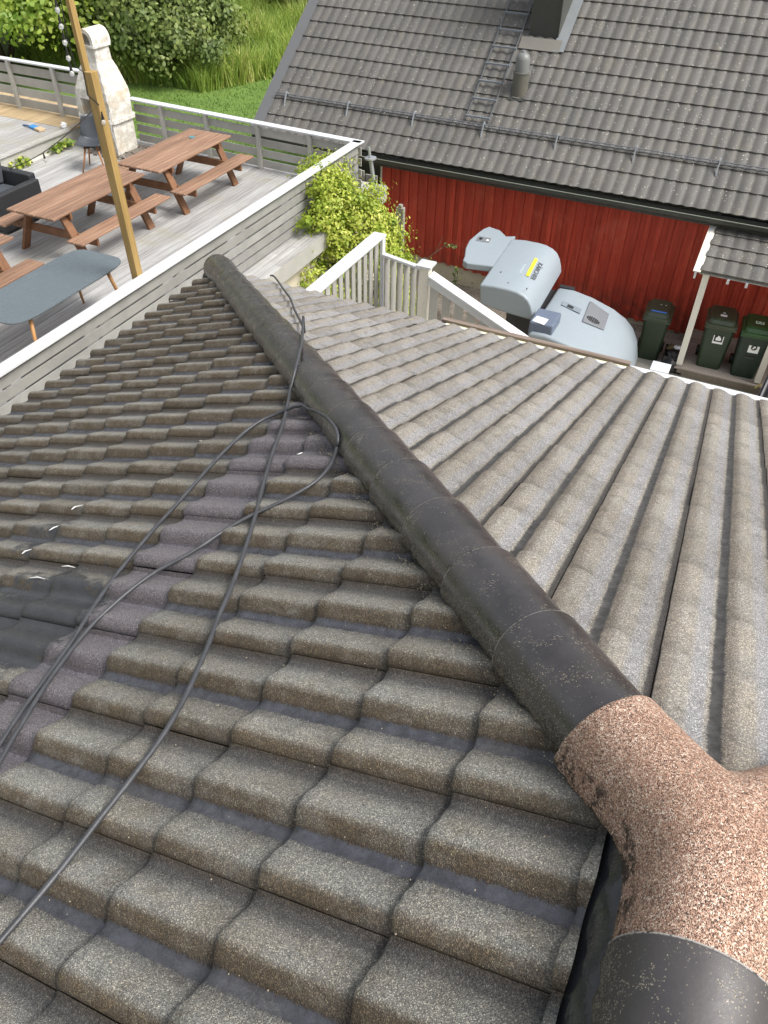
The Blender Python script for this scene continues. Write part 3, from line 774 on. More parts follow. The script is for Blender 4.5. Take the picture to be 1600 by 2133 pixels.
tag(MB().tube([(-9.2, 11.12, ZD+.7305), (-9.2, 11.12, ZD+.737)], .055, 18).build('umbrella_hole_cover', simple('teal_plastic', (.08, .22, .26), .5), None), 'round teal plug on the far picnic table', 'cover')

# oval table
ot = thing('oval_table', 'blue grey oblong table with rounded corners and light wooden legs', 'table', (-7.52, 5.85, ZD))
n = 60; pl_ = []
for i in range(n):
    a = 2*math.pi*i/n; cx, sy = math.cos(a), math.sin(a); e = 2/5.6
    pl_.append((.43*math.copysign(abs(cx)**e, cx), .96*math.copysign(abs(sy)**e, sy)))
MB().prism(pl_, .705, .722).build('tabletop', TBL, ot, bevel=.003)
MB().prism([(x*.8, y*.85) for x, y in pl_], .66, .7045).build('apron', OAK, ot)
for sx in (-1, 1):
    for sy in (-1, 1):
        MB().tube([(sx*.30, sy*.66, .70), (sx*.39, sy*.80, 0)], [.026, .015], 12).build('leg', OAK, ot, smooth=True)

# bucket chair
ch = thing('bucket_chair', 'dark slate shell chair with wooden legs beside the fireplace', 'chair', (-11.15, 10.75, ZD), R(25))
vs, NU, NV_ = [], 16, 18
for j in range(NV_+1):
    t = j/NV_
    # spine profile from seat front to the top of the back
    if t < .5: u = t/.5; cy = -.22+.40*u; cz = .46-.035*math.sin(u*math.pi); hwid = .20+.03*math.sin(u*math.pi)
    else: u = (t-.5)/.5; cy = .18+.10*math.sin(u*1.3)+.02*u; cz = .455+.40*u**1.1; hwid = .23-.07*u**2
    for i in range(NU+1):
        a = -1+2*i/NU; lift = abs(a)**2.4
        vs.append((hwid*a, cy-(.10*lift if t > .45 else 0)*min(1, (t-.45)*4 if t > .45 else 0), cz+lift*(.09*math.sin(min(1, t*1.6)*math.pi)+.02)))
fs = [(j*(NU+1)+i, j*(NU+1)+i+1, (j+1)*(NU+1)+i+1, (j+1)*(NU+1)+i) for j in range(NV_) for i in range(NU)]
o = MB().add(vs, fs).build('seat_shell', CHAIRM, ch, smooth=True); m = o.modifiers.new('s', 'SOLIDIFY'); m.thickness = .012
for sx in (-1, 1):
    for sy in (-1, 1):
        MB().tube([(sx*.10, sy*.10, .43), (sx*.21, sy*.21, 0)], [.019, .012], 10).build('leg', simple('teak', (.35, .15, .06), .5), ch, smooth=True)
MB().beam((-.13, -.13, .40), (.13, .13, .40), .02, .03).beam((-.13, .13, .375), (.13, -.13, .375), .02, .03).build('brace', BLACKP, ch)

# sofa at the left edge
sf = thing('rattan_sofa', 'black rattan sofa with dark cushion cut by the left edge', 'sofa', (-11.15, 8.25, ZD))
MB().box((-.75, -.42, .04), (.62, .42, .34)).build('base', RATT, sf, bevel=.02)
MB().box((.62, -.44, .04), (.74, .44, .60)).build('armrest', RATT, sf, bevel=.02)
MB().box((-.75, .36, .34), (.62, .50, .66)).build('backrest', RATT, sf, bevel=.02)
MB().box((-.75, -.40, .345), (.60, .34, .45)).build('seat_cushion', CUSH, sf, bevel=.03, seg=3)
MB().beam((-.20, .27, .46), (-.20, .33, .80), .56, .14, up=(0, 1, 0)).build('back_cushion', CUSH, sf, bevel=.04, seg=3)

# garden fireplace ---------------------------------------------------
bq = thing('garden_fireplace', 'white weathered concrete garden fireplace with arched chimney top', 'fireplace', (-11.66, 11.80, ZD), 0)
def loft(rings, close=True):
    mb = MB(); n = len(rings[0])
    vs = [p for r in rings for p in r]
    fs = [(j*n+i, j*n+(i+1) % n, (j+1)*n+(i+1) % n, (j+1)*n+i) for j in range(len(rings)-1) for i in range(n)]
    fs += [tuple(range(n-1, -1, -1)), tuple((len(rings)-1)*n+i for i in range(n))]
    return mb.add(vs, fs)
def rr(w_, d_, z, ch_=.06, cy=0):
    return [(-w_+ch_, -d_+cy, z), (w_-ch_, -d_+cy, z), (w_, -d_+ch_+cy, z), (w_, d_-ch_+cy, z), (w_-ch_, d_+cy, z), (-w_+ch_, d_+cy, z), (-w_, d_-ch_+cy, z), (-w_, -d_+ch_+cy, z)]
for sx in (-1, 1):
    MB().prism([(sx*.42, -.30), (sx*.27, -.30), (sx*.24, .27), (sx*.42, .27)], 0, .60).build('side_pier', WHSTONE, bq, bevel=.015)
MB().box((-.24, .16, 0), (.24, .27, .6)).build('back_panel', WHSTONE, bq)
MB().prism([(p[0], p[1]) for p in rr(.47, .36, 0, .07)], .60, .69).build('shelf', WHSTONE, bq, bevel=.015)
# firebox: three walls
MB().prism([(-.43, -.32), (-.30, -.32), (-.27, .28), (-.43, .28)], .69, 1.0).build('side_wall', WHSTONE, bq, bevel=.01)
MB().prism([(.43, -.32), (.30, -.32), (.27, .28), (.43, .28)], .69, 1.0).build('side_wall', WHSTONE, bq, bevel=.01)
MB().box((-.27, .18, .69), (.27, .28, 1.0)).build('firebrick_back', SOOT, bq)
for k in range(5): MB().box((-.268, -.10+.0, .70+.055*k), (-.255, .18, .745+.055*k)).box((.255, -.10, .70+.055*k), (.268, .18, .745+.055*k)).build('firebrick', SOOT, bq)
# hood, with an arched front opening cut in
hood = loft([rr(.43, .32, 1.0, .025), rr(.42, .31, 1.16, .03), rr(.28, .24, 1.52, .03, .02), rr(.20, .20, 1.66, .025, .03), rr(.185, .19, 1.9, .025, .03)]).build('hood', WHSTONE, bq)
cut = MB(); pts = [(.31*math.cos(math.pi*i/16), .92+.40*math.sin(math.pi*i/16)) for i in range(17)]
cut.add([(x, -.6, z) for x, z in pts]+[(x, .12, z) for x, z in pts], [tuple(range(16, -1, -1)), tuple(range(17, 34))]+[(i, (i+1) % 17, 17+(i+1) % 17, 17+i) for i in range(17)])
cto = cut.build('cutter', SOOT)
bo = hood.modifiers.new('cut', 'BOOLEAN'); bo.object = cto; bo.solver = 'EXACT'
dg = bpy.context.evaluated_depsgraph_get(); me2 = bpy.data.meshes.new_from_object(hood.evaluated_get(dg)); hood.modifiers.clear(); hood.data = me2
bpy.data.objects.remove(cto)
MB().prism([(p[0], p[1]) for p in rr(.225, .235, 0, .04, .03)], 1.90, 1.95).build('collar', WHSTONE, bq, bevel=.01)
# arched top: barrel with an open tunnel along y
vs, n = [], 18
for y in (-.20, .26):
    for r_ in (.20, .13):
        vs += [(r_*math.cos(math.pi*i/n), y, 1.95+(.06 if r_ else 0)+r_*1.05*math.sin(math.pi*i/n)*1.0) for i in range(n+1)]
m_ = n+1; fs = []
for i in range(n):
    fs += [(i, i+1, 2*m_+i+1, 2*m_+i), (m_+i+1, m_+i, 3*m_+i, 3*m_+i+1), (i+1, i, m_+i, m_+i+1), (2*m_+i, 2*m_+i+1, 3*m_+i+1, 3*m_+i)]
o = MB().add(vs, fs).box((.13, -.20, 1.95), (.20, .26, 2.012)).box((-.20, -.20, 1.95), (-.13, .26, 2.012)).build('chimney_arch', WHSTONE, bq)
tag(MB().add([(-11.95, 11.35, ZD+.004), (-10.75, 11.30, ZD+.004), (-10.55, 12.2, ZD+.004), (-11.95, 12.2, ZD+.004)], [(0, 1, 2, 3)]).build('soil', SOIL), None, None, None, 'structure')
mb = MB()
for i in range(60):
    x, y = random.uniform(-11.9, -10.6), random.uniform(11.25, 12.1); s = random.uniform(.012, .04)
    mb.box((x-s, y-s*.6, ZD+.003), (x+s, y+s*.6, ZD+.003+s*.7))
tag(mb.build('rubble', simple('dark_rubble', (.10, .085, .07), .9, .4, 30)), None, None, None, 'stuff')
bq.rotation_euler = (0, R(0.8), R(-3)); bq.scale = (.94, .96, .92)
# things lying on the platform
hb = thing('dust_brush', 'blue brush with pale bristles lying on the raised step', 'brush', (-13.0, 11.25, ZD+.302), R(-15))
MB().beam((-.34, -.06, .02), (-.12, -.02, .03), .035, .02).build('handle', simple('dark_blue_plastic', (.03, .09, .22), .4), hb, bevel=.005)
MB().box((-.14, -.06, .0), (.06, .06, .045)).build('brush_block', simple('sky_blue_plastic', (.03, .25, .60), .4), hb, bevel=.008)
MB().box((.06, -.07, .0), (.24, .07, .05)).build('bristles', simple('tan_bristles', (.50, .38, .24), .9, .2, 40), hb, bevel=.01)
vs = []; bmp = bmesh.new(); bmesh.ops.create_icosphere(bmp, subdivisions=3, radius=.055)
for v in bmp.verts: v.co *= 1+random.uniform(-.22, .25)
me = bpy.data.meshes.new('paper'); bmp.to_mesh(me); bmp.free(); me.materials.append(PAPER); o = bpy.data.objects.new('paper_ball', me); col.objects.link(o); o.location = (-12.56, 11.55, ZD+.35)
tag(o, 'crumpled white paper at the edge of the raised step', 'paper')
# leaf blades at the foot of the platform
def quads(name, P, Nrm, Sz, mat, rn, elong=1.0, up=None, bend=0):
    P = np.asarray(P); n = len(P); Nrm = Nrm/np.linalg.norm(Nrm, axis=1, keepdims=True)
    a = np.cross(Nrm, rng.normal(size=(n, 3)) if up is None else up); a /= np.linalg.norm(a, axis=1, keepdims=True)+1e-9
    b = np.cross(Nrm, a); S = Sz[:, None]
    # six-sided leaf outline
    pr = [(-1, 0), (-.45, .55), (.35, .5), (1, 0), (.35, -.5), (-.45, -.55)]
    V = np.stack([P+b*S*u*elong+a*S*v+Nrm*S*(.25*abs(v)-.12*u*u) for u, v in pr], 1).reshape(-1, 3)
    me = bpy.data.meshes.new(name); me.vertices.add(6*n); me.vertices.foreach_set('co', V.ravel())
    me.loops.add(6*n); me.loops.foreach_set('vertex_index', np.arange(6*n)); me.polygons.add(n)
    me.polygons.foreach_set('loop_start', np.arange(n)*6); me.polygons.foreach_set('loop_total', np.full(n, 6)); me.update()
    at = me.attributes.new('rn', 'FLOAT', 'POINT'); at.data.foreach_set('value', np.repeat(rn, 6).astype(np.float32))
    me.materials.append(mat); o = bpy.data.objects.new(name, me); col.objects.link(o); return o
def clumps(cen, rad, nclump, nleaf, size, cl_r, seed, flat=.75, shell=.75):
    g = np.random.default_rng(seed)
    d = g.normal(size=(nclump, 3)); d /= np.linalg.norm(d, axis=1, keepdims=True); d[:, 2] = np.abs(d[:, 2])*.9-.1*g.random(nclump)
    rr_ = shell+(1-shell)*g.random(nclump)**.5; rr_ *= 1+.22*g.normal(size=nclump).clip(-1, 1.2)
    C = np.array(cen)+d*rr_[:, None]*np.array(rad)
    cr_ = g.random(nclump)
    idx = g.integers(0, nclump, nleaf); off = g.normal(size=(nleaf, 3))*cl_r*np.array([1, 1, flat])*(.6+.8*cr_[idx])[:, None]
    P = C[idx]+off; N = off+d[idx]*cl_r*1.0+g.normal(size=(nleaf, 3))*cl_r*.7+np.array([0, 0, cl_r*.5])
    S = size*(.6+.8*g.random(nleaf)); rn = np.clip(.5*cr_[idx]+.5*g.random(nleaf), 0, 1)
    return P, N, S, rn
g = np.random.default_rng(3)
for nm, y0, y1, cnt, lab in (('weed', 10.9, 11.5, 90, 'green weed sprouting at the foot of the step by the chair'), ('weed', 9.9, 10.4, 55, 'smaller yellowish weed at the foot of the step, nearer the sofa')):
    P = np.stack([-12.40+.05*g.normal(size=cnt), g.uniform(y0, y1, cnt), ZD+.03+.14*g.random(cnt)], 1)
    tag(quads(nm, P, g.normal(size=(cnt, 3))+[0, 0, 1], .03+.03*g.random(cnt), LV_IVY if cnt < 60 else LV_A, g.random(cnt)), lab, 'weed')

# ================================================================== IVY HEDGE, STAIR FENCE
iv = thing('climbing_hydrangea', 'bright yellow green climber spilling over the terrace wall corner', 'shrub', (-6.0, 10.9, ZG))
P, N, S, rn = [], [], [], []
for cen, rad, nc, nl, sd_ in (((-6.3, 10.7, -3.95), (.5, .8, .95), 90, 7200, 1), ((-5.95, 10.9, -4.0), (.62, .55, .72), 90, 7200, 2), ((-5.55, 11.0, -4.6), (.45, .5, .8), 70, 6400, 3), ((-6.1, 10.2, -4.9), (.45, .8, 1.0), 60, 3600, 4), ((-6.65, 11.2, -3.35), (.30, .55, .38), 26, 1100, 5), ((-5.35, 11.0, -5.3), (.55, .45, .5), 40, 2600, 6)):
    a = clumps(cen, rad, nc, int(nl*1.25), .026, .08, sd_); P.append(a[0]); N.append(a[1]); S.append(a[2]); rn.append(a[3])
P, N, S, rn = np.concatenate(P), np.concatenate(N), np.concatenate(S), np.concatenate(rn)
o = quads('foliage', P, N, S, LV_IVY, rn); o.parent = iv
bmp = MB()
for k in range(14):
    x, y = random.uniform(-6.3, -5.4), random.uniform(10.6, 11.1)
    bmp.tube([(x, y, ZG), (x+random.uniform(-.2, .2), y, -5.6), (x+random.uniform(-.4, .3), y+random.uniform(-.2, .2), -4.2)], [.02, .015, .006], 6)
bmp.build('stems', BARK, iv); settle(iv)
tw = thing('bare_vine', 'thin vine sprig with small leaves on the red wall', 'plant', (-5.3, 15.4, ZG))
pts = [(-5.5, 13.0, -5.3), (-5.35, 13.1, -5.15), (-5.2, 13.2, -5.02), (-5.0, 13.2, -4.98)]
MB().tube(pts, .008, 5).tube([pts[1], (-5.25, 13.2, -4.85)], .006, 5).tube([(-5.2, 13.4, -6.2), (-5.05, 13.4, -5.9), (-5.0, 13.4, -5.5)], .006, 5).build('stem', BARK, tw)
pp = np.array([(-5.0+.05*g.normal(), 13.4, z) for z in np.linspace(-6.2, -5.5, 34)]+[(x, 13.2, -5.0+.03*g.normal()) for x in np.linspace(-5.2, -4.97, 9)])
quads('leaves', pp, g.normal(size=(len(pp), 3))+[0, -1, 1], .03+.02*g.random(len(pp)), LV_B, g.random(len(pp))).parent = tw
settle(tw)
tag(MB().prism([(-5.70, 11.98), (-5.55, 11.98), (-5.55, 12.06), (-5.70, 12.06)], ZG, -3.95).prism([(-5.66, 11.985), (-5.59, 11.985), (-5.59, 12.055), (-5.66, 12.055)], -3.95, -3.9).build('fence_board', mat_boards('bare_grey_timber', (.22, .20, .175), (.31, .29, .26), .9), None, bevel=.01),
    'upright bare grey board at the right side of the climber', 'board')
tag(MB().box((-6.85, 12.6, -6.0), (-6.63, 12.64, -3.68)).box((-6.59, 12.6, -6.0), (-6.37, 12.64, -3.73)).box((-6.85, 12.65, -4.2), (-6.37, 12.69, -4.1)).build('board_screen', mat_boards('bare_grey_timber_b', (.19, .175, .16), (.27, .25, .235), .9), None),
    'small bare grey board screen behind the climber by the roof corner', 'screen')
# patio heater like galvanised pole with a disc base, hanging at the terrace corner
pole = thing('galvanised_pole', 'galvanised pole with flange and round foot at the terrace corner', 'pole', (-6.0, 11.9, -3.35))
MB().tube([(-6.18, 11.9, -3.0), (-6.16, 11.9, -3.16)], .024, 12).tube([(-6.15, 11.9, -3.18), (-6.09, 11.9, -3.55)], .035, 12).build('shaft', GALV, pole, smooth=False)
MB().tube([(-6.15, 11.9, -3.165), (-6.149, 11.9, -3.19)], .10, 20).build('flange', GALV, pole)
MB().tube([(-6.09, 11.9, -3.55), (-6.085, 11.9, -3.60), (-6.07, 11.9, -3.70)], [.055, .06, .065], 16).build('sleeve', GALV, pole)
MB().tube([(-6.07, 11.9, -3.70), (-6.065, 11.9, -3.725)], [.10, .19], 24).tube([(-6.065, 11.9, -3.725), (-6.065, 11.9, -3.735)], .19, 24).build('disc', GALV, pole)
settle(pole)

# picket fence and stair railing
pf = thing('picket_fence', 'grey picket fence with wide white cap beside the climber', 'fence', (-4, 7, -3.7))
ZP = -2.5
MB().add([(-4.09, 5.2, ZP-.0), (-3.93, 5.2, ZP), (-3.93, 7.80, ZP), (-4.09, 7.80, ZP), (-4.09, 5.2, ZP-.03), (-3.93, 5.2, ZP-.03), (-3.93, 7.80, ZP-.03), (-4.09, 7.80, ZP-.03)],
         [(0, 1, 2, 3), (7, 6, 5, 4), (0, 4, 5, 1), (1, 5, 6, 2), (2, 6, 7, 3), (3, 7, 4, 0)]).build('cap_rail', WHT, pf, bevel=.004)
y = 5.3; pk = None
while y < 7.72:
    MB().box((-3.985, y, -3.9), (-3.968, y+.088, ZP-.032), rn=random.random()).build('picket', GREYP, pf); y += .152
MB().box((-3.964, 7.70, -3.9), (-3.93, 7.78, ZP-.031)).build('corner_strip', WHT, pf)
MB().beam((-3.95, 7.74, -2.73), (-3.27, 7.38, -2.62), .07, .03).build('cap_rail', WHT, pf, bevel=.004)
for i in range(6):
    t = (i+.15)/6; x0 = -3.93+.68*t; y0 = 7.72-.36*t
    MB().beam((x0+.04, y0, -3.9), (x0+.04, y0, -2.745+.11*t), .02, .075, up=(.45, .89, 0), rn=random.random()).build('picket', GREYP, pf)
def post_cap(root, x, y, z0, z1):
    MB().box((x-.055, y-.055, z0), (x+.055, y+.055, z1)).build('post', CREAM, root, bevel=.004)
    MB().prism([(x-.09, y-.09), (x+.09, y-.09), (x+.09, y+.09), (x-.09, y+.09)], z1, z1+.022).add(
        [(x-.09, y-.09, z1+.022), (x+.09, y-.09, z1+.022), (x+.09, y+.09, z1+.022), (x-.09, y+.09, z1+.022), (x, y, z1+.05)], [(0, 1, 4), (1, 2, 4), (2, 3, 4), (3, 0, 4)]).build('post_cap', WHT, root)
post_cap(pf, -3.20, 7.30, -3.9, -2.53)
settle(pf)
sr = thing('stair_railing', 'white handrail sloping down right from the capped post, grey pickets below', 'railing', (-2.4, 7.2, -3.9))
a_, b_ = Vector((-3.12, 7.25, -2.60)), Vector((-1.62, 7.25, -3.26))
MB().beam(a_, b_, .15, .03, up=(0, 0, 1)).build('handrail', WHT, sr, bevel=.004)
MB().beam(a_+Vector((0, -.05, -.06)), b_+Vector((0, -.05, -.06)), .02, .07).build('side_rail', WHT, sr)
k = 0; x = -3.10
while x < -1.65:
    zt = a_.z+(b_.z-a_.z)*(x-a_.x)/(b_.x-a_.x)-.05
    MB().add([(x, 7.20, zt-1.3), (x+.098, 7.20, zt-1.3), (x+.098, 7.20, zt-.04), (x, 7.20, zt), (x, 7.22, zt-1.3), (x+.098, 7.22, zt-1.3), (x+.098, 7.22, zt-.04), (x, 7.22, zt)],
             [(0, 1, 2, 3), (7, 6, 5, 4), (0, 4, 5, 1), (1, 5, 6, 2), (2, 6, 7, 3), (3, 7, 4, 0)], rn=random.random()).build('picket', GREYD, sr); x += .155
settle(sr)
p2 = thing('newel_post', 'cream post with white cap poking above the right roof edge', 'post', (-.45, 6.8, ZG))
post_cap(p2, -.44, 6.8, ZG, -2.82); settle(p2)
tag(MB().box((-4.0, 5.3, -3.98), (-3.1, 7.7, -3.9)).box((-3.9, 5.6, ZG), (-3.8, 5.7, -3.98)).box((-3.3, 7.2, ZG), (-3.2, 7.3, -3.98)).build('stair_landing', GREYD), 'small grey landing below the picket fence', 'landing')

# ================================================================== NEIGHBOUR HOUSE
nh = thing('red_house', 'red boarded neighbour house with grey ribbed tile roof', 'house', (-3, 18, ZG))
PHI = R(35); cP, sP = math.cos(PHI), math.sin(PHI)
Y0, Z0, X0, X1, CS = 15.47, -4.35, -10.72, 9.0, .430
def nroof(x0, x1, y0, z0, phi, ncourse, cs0, wv, name, parent, label=None, amp=.030):
    mb = MB(); cP, sP = math.cos(phi), math.sin(phi); nx = max(2, int((x1-x0)/(wv/8)))
    for c in range(ncourse):
        s0, s1 = (0 if c == 0 else .07+cs0*c), .07+cs0*(c+1)+.012
        rows = [(0, -.022), (0, 0), (.03, 0), (.5, 0), (1, 0)]
        vs, csa, rn = [], [], []
        tile_r = [random.random() for _ in range(int((x1-x0)/wv)+3)]
        for f, dz in rows:
            for i in range(nx+1):
                x = x0+(x1-x0)*i/nx; ph = (x/wv) % 1
                q = abs(math.sin(math.pi*ph)); h = amp*q**.7 + (.004 if .46 < ph < .54 else 0)
                dip = .034*q      # scalloped lower edge
                s = s0+(s1-s0)*f-(dip if f < .02 else 0)
                hh = h+.028*(1-f)+dz
                vs.append((x, y0+s*cP-hh*sP, z0+s*sP+hh*cP)); csa.append(f); rn.append(tile_r[int((x-x0)/wv)])
        n = nx+1
        mb.add(vs, [(r*n+i, r*n+i+1, (r+1)*n+i+1, (r+1)*n+i) for r in range(4) for i in range(nx)], cs=csa, rn=rn)
    o = mb.build(name, NROOF, parent, smooth=True)
    try: o.data.set_sharp_from_angle(angle=R(45))
    except Exception: pass
    if label: o['label'] = label
    return o
nroof(X0, X1, Y0, Z0, PHI, 16, CS, .223, 'roof', nh)
def rp(x, s, h=0): return Vector((x, Y0+s*cP-h*sP, Z0+s*sP+h*cP))
ST = 6.95
mb = MB(); a, b = rp(X0-.24, -.02, .03), rp(X0-.24, ST, .03)
MB().add([rp(X0-.24, -.02, .035), rp(X0+.03, -.02, .035), rp(X0+.03, ST, .035), rp(X0-.24, ST, .035), rp(X0-.24, -.02, -.10), rp(X0+.03, -.02, -.10), rp(X0+.03, ST, -.10), rp(X0-.24, ST, -.10)],
         [(0, 1, 2, 3), (7, 6, 5, 4), (0, 4, 5, 1), (1, 5, 6, 2), (2, 6, 7, 3), (3, 7, 4, 0)]).build('verge_flashing', simple('slate_grey_sheet', (.115, .118, .122), .5, .08, 3), nh)
ry, rz_ = Y0+ST*cP, Z0+ST*sP
MB().add([rp(X0-.2, 0, -.03), rp(X1, 0, -.03), rp(X1, ST, -.03), rp(X0-.2, ST, -.03), (X0-.2, 2*ry-Y0, Z0-.03), (X1, 2*ry-Y0, Z0-.03)], [(0, 1, 2, 3), (3, 2, 5, 4)]).build('roof_deck', DKMET, nh)
MB().tube([(X0-.2, ry, rz_+.03), (X1, ry, rz_+.03)], .1, 12).build('ridge', DKMET, nh)
# gutter
gp = [(.0, 0), (.005, -.06), (-.035, -.105), (-.09, -.115), (-.135, -.085), (-.15, -.02), (-.153, -.0)]
mb = MB(); vs = []
for x in (-8.45, X1):
    vs += [(x, 15.455+a, -4.42+b) for a, b in gp]
mb.add(vs, [(i, i+1, 7+i+1, 7+i) for i in range(6)])
o = mb.build('gutter', GUT, nh); m = o.modifiers.new('s', 'SOLIDIFY'); m.thickness = .005
MB().tube([(-8.45, 15.30, -4.42), (X1, 15.30, -4.42)], .009, 8).build('gutter_lip', simple('worn_gutter_lip', (.22, .23, .19), .5, .4, 30), nh)
MB().box((X0-.2, 15.47, -4.62), (X1, 15.50, -4.40)).build('fascia', DKMET, nh)
MB().box((X0-.15, 15.5, -4.62), (X1, 16.02, -4.60)).build('soffit', DKMET, nh)
# walls
mb = MB(); x = -7.86; i = 0
def zb(x): return -6.62-.075*(x+7.9)
while x < X1-.2:
    r1, r2 = random.random(), random.random()
    mb.add([(x, 16.0, zb(x)), (x+.13, 16.0, zb(x+.13)), (x+.13, 16.0, -4.60), (x, 16.0, -4.60), (x, 16.02, zb(x)), (x+.13, 16.02, zb(x+.13)), (x+.13, 16.02, -4.60), (x, 16.02, -4.60)],
           [(0, 1, 2, 3), (7, 6, 5, 4), (0, 4, 5, 1), (1, 5, 6, 2), (2, 6, 7, 3), (3, 7, 4, 0)], rn=r1)
    x += .105
    mb.box((x+.01, 15.972, zb(x)-.02), (x+.115, 15.998, -4.60), rn=r2); x += .118
mb.build('board_cladding', RED, nh)
MB().box((-7.86, 16.03, ZG-.1), (X1-.2, 20, -4.6)).build('foundation', PLASTER, nh)
MB().box((-7.90, 15.985, -6.62), (-7.862, 16.1, -4.60)).build('corner_board', CREAM, nh)
MB().box((X0+.3, 18.5, ZG), (-7.9, 20, -3.3)).build('recessed_wall', DKMET, nh)
settle(nh)
# snow guard
sg = thing('snow_guard', 'long grey tube snow guard on brackets low on the ribbed roof', 'snow guard', rp(-3, 1.0))
for h in (.06, .13): MB().tube([rp(-10.68, .97, h), rp(X1, .97, h)], .011, 6).build('tube', RAILM, sg)
mb = MB()
for k in range(170):
    x = -10.6+k*.115; mb.beam(rp(x, .97, .05), rp(x+.02, .97, .15), .006, .006)
mb.build('mesh_bars', RAILM, sg)
for k in range(13):
    x = -10.36+1.575*k; MB().beam(rp(x, .72, .03), rp(x, .98, .17), .035, .02, up=(1, 0, 0)).beam(rp(x, 1.0, .17), rp(x, 1.03, .0), .035, .02, up=(1, 0, 0)).build('bracket', simple('pale_bracket', (.24, .26, .28), .5), sg)
settle(sg)
# ladder
ld = thing('roof_ladder', 'grey roof ladder lying up the ribbed roof beside the chimney', 'ladder', rp(-5.9, 3))
for sx in (-.25, .25): MB().beam(rp(-5.83+sx, 1.05, .10), rp(-5.97+sx, ST-.3, .10), .02, .035).build('stile', simple('dark_ladder_steel', (.10, .105, .11), .5), ld)
for k in range(13):
    s = 1.13+.44*k; x = -5.83-.14*(s-1.05)/5.6
    MB().beam(rp(x-.27, s, .125), rp(x+.27, s, .125), .045, .03).build('rung', simple('blue_grey_rung', (.17, .19, .215), .5), ld)
settle(ld)
# vent pipe
vp = thing('roof_vent', 'round grey vent pipe with domed cap standing on the ribbed roof', 'vent', rp(-5.22, 1.95))
b0 = rp(-5.22, 1.95); x, y, z = b0
MB().tube([(x, y, z-.15), (x, y, z+.38)], .165, 24).build('collar', simple('brown_grey_plastic', (.12, .115, .095), .5, .15), vp, smooth=False)
MB().tube([(x, y, z+.38), (x, y, z+.40), (x, y, z+.62), (x, y, z+.70), (x, y, z+.745)], [.14, .14, .145, .12, .05], 24).build('dome', simple('grey_vent_plastic', (.17, .175, .17), .45, .1), vp, smooth=True)
MB().tube([(x, y, z+.745), (x, y, z+.78)], .035, 12).build('knob', GALV, vp)
MB().tube([(x, y, z+.375), (x, y, z+.40)], .175, 24).build('ring', simple('grey_ring', (.14, .14, .13), .5), vp)
MB().add([rp(x-.2, 1.72, .04), rp(x+.2, 1.72, .04), rp(x+.2, 2.2, .04), rp(x-.2, 2.2, .04)], [(0, 1, 2, 3)]).build('base_plate', DKMET, vp)
settle(vp)
# chimney
cm = thing('chimney', 'dark sheet metal chimney casing rising out of the ribbed roof', 'chimney', rp(-5.15, 3.4))
zc = rp(0, 3.30).z
MB().box((-5.46, 18.18, zc-.35), (-4.86, 18.95, zc+3.2)).build('casing', DKMET, cm, bevel=.004)
MB().box((-5.475, 18.165, zc-.3), (-5.455, 18.96, zc+3.2)).box((-4.86, 18.165, zc-.3), (-4.842, 18.96, zc+3.2)).build('seam_strip', GUT, cm)
MB().add([rp(-5.6, 2.98, .055), rp(-4.72, 2.98, .055), rp(-4.72, 3.25, .09), rp(-5.6, 3.25, .09)], [(0, 1, 2, 3)]).build('apron_flashing', simple('brownish_flashing', (.17, .16, .14), .5), cm)
MB().add([rp(-4.87, 3.0, .06), rp(-4.62, 3.0, .06), rp(-4.62, 4.45, .07), rp(-4.87, 4.45, .07)], [(0, 1, 2, 3)]).build('side_flashing', FLASH, cm)
settle(cm)
# lean-to for the bins
lt = thing('bin_shelter', 'white posted lean-to with small tiled roof sheltering two bins', 'shelter', (.3, 15, ZG))
ph2 = math.atan2(.42, 1.72)
nroof(-.62, 3.4, 14.2, -4.97, ph2, 5, .36, .223, 'roof', lt)
MB().add([(-.62, 14.2, -5.02), (3.4, 14.2, -5.02), (3.4, 15.95, -4.60), (-.62, 15.95, -4.60)], [(0, 1, 2, 3)]).build('roof_boarding', CREAM, lt)
MB().beam((-.68, 14.12, -5.02), (-.68, 15.95, -4.575), .035, .16).build('barge_board', WHT, lt)
MB().beam((-.665, 14.12, -4.955), (-.665, 15.95, -4.51), .13, .02).build('barge_cap', CREAM, lt)
for x in (-.55, .93): MB().box((x, 14.32, -6.97), (x+.115, 14.435, -5.05)).build('post', CREAM, lt, bevel=.004)
for x in (-.57,): MB().box((x, 14.305, -7.02), (x+.14, 14.45, -6.96)).build('post_shoe', STONE, lt)
for x in (-.1, .22, .9, 1.6): MB().beam((x, 14.17, -5.06), (x, 15.95, -4.66), .045, .09).build('rafter', WHT, lt)
mb = MB(); y = 14.26
while y < 16:
    mb.box((-.56, y, -7.03), (3.4, y+.118, -7.0), rn=random.random()); y += .124
mb.build('floorboards', mat_boards('worn_pinkish_boards', (.26, .215, .18), (.36, .32, .28), .85, (2, 30, 30)), lt)
MB().box((-.5, 14.28, -7.12), (3.4, 14.32, -7.035)).box((-.4, 14.30, -7.2), (3.4, 14.34, -7.13)).build('edge_board', mat_boards('worn_brown_edge', (.16, .13, .10), (.22, .19, .15), .85), lt)
settle(lt)

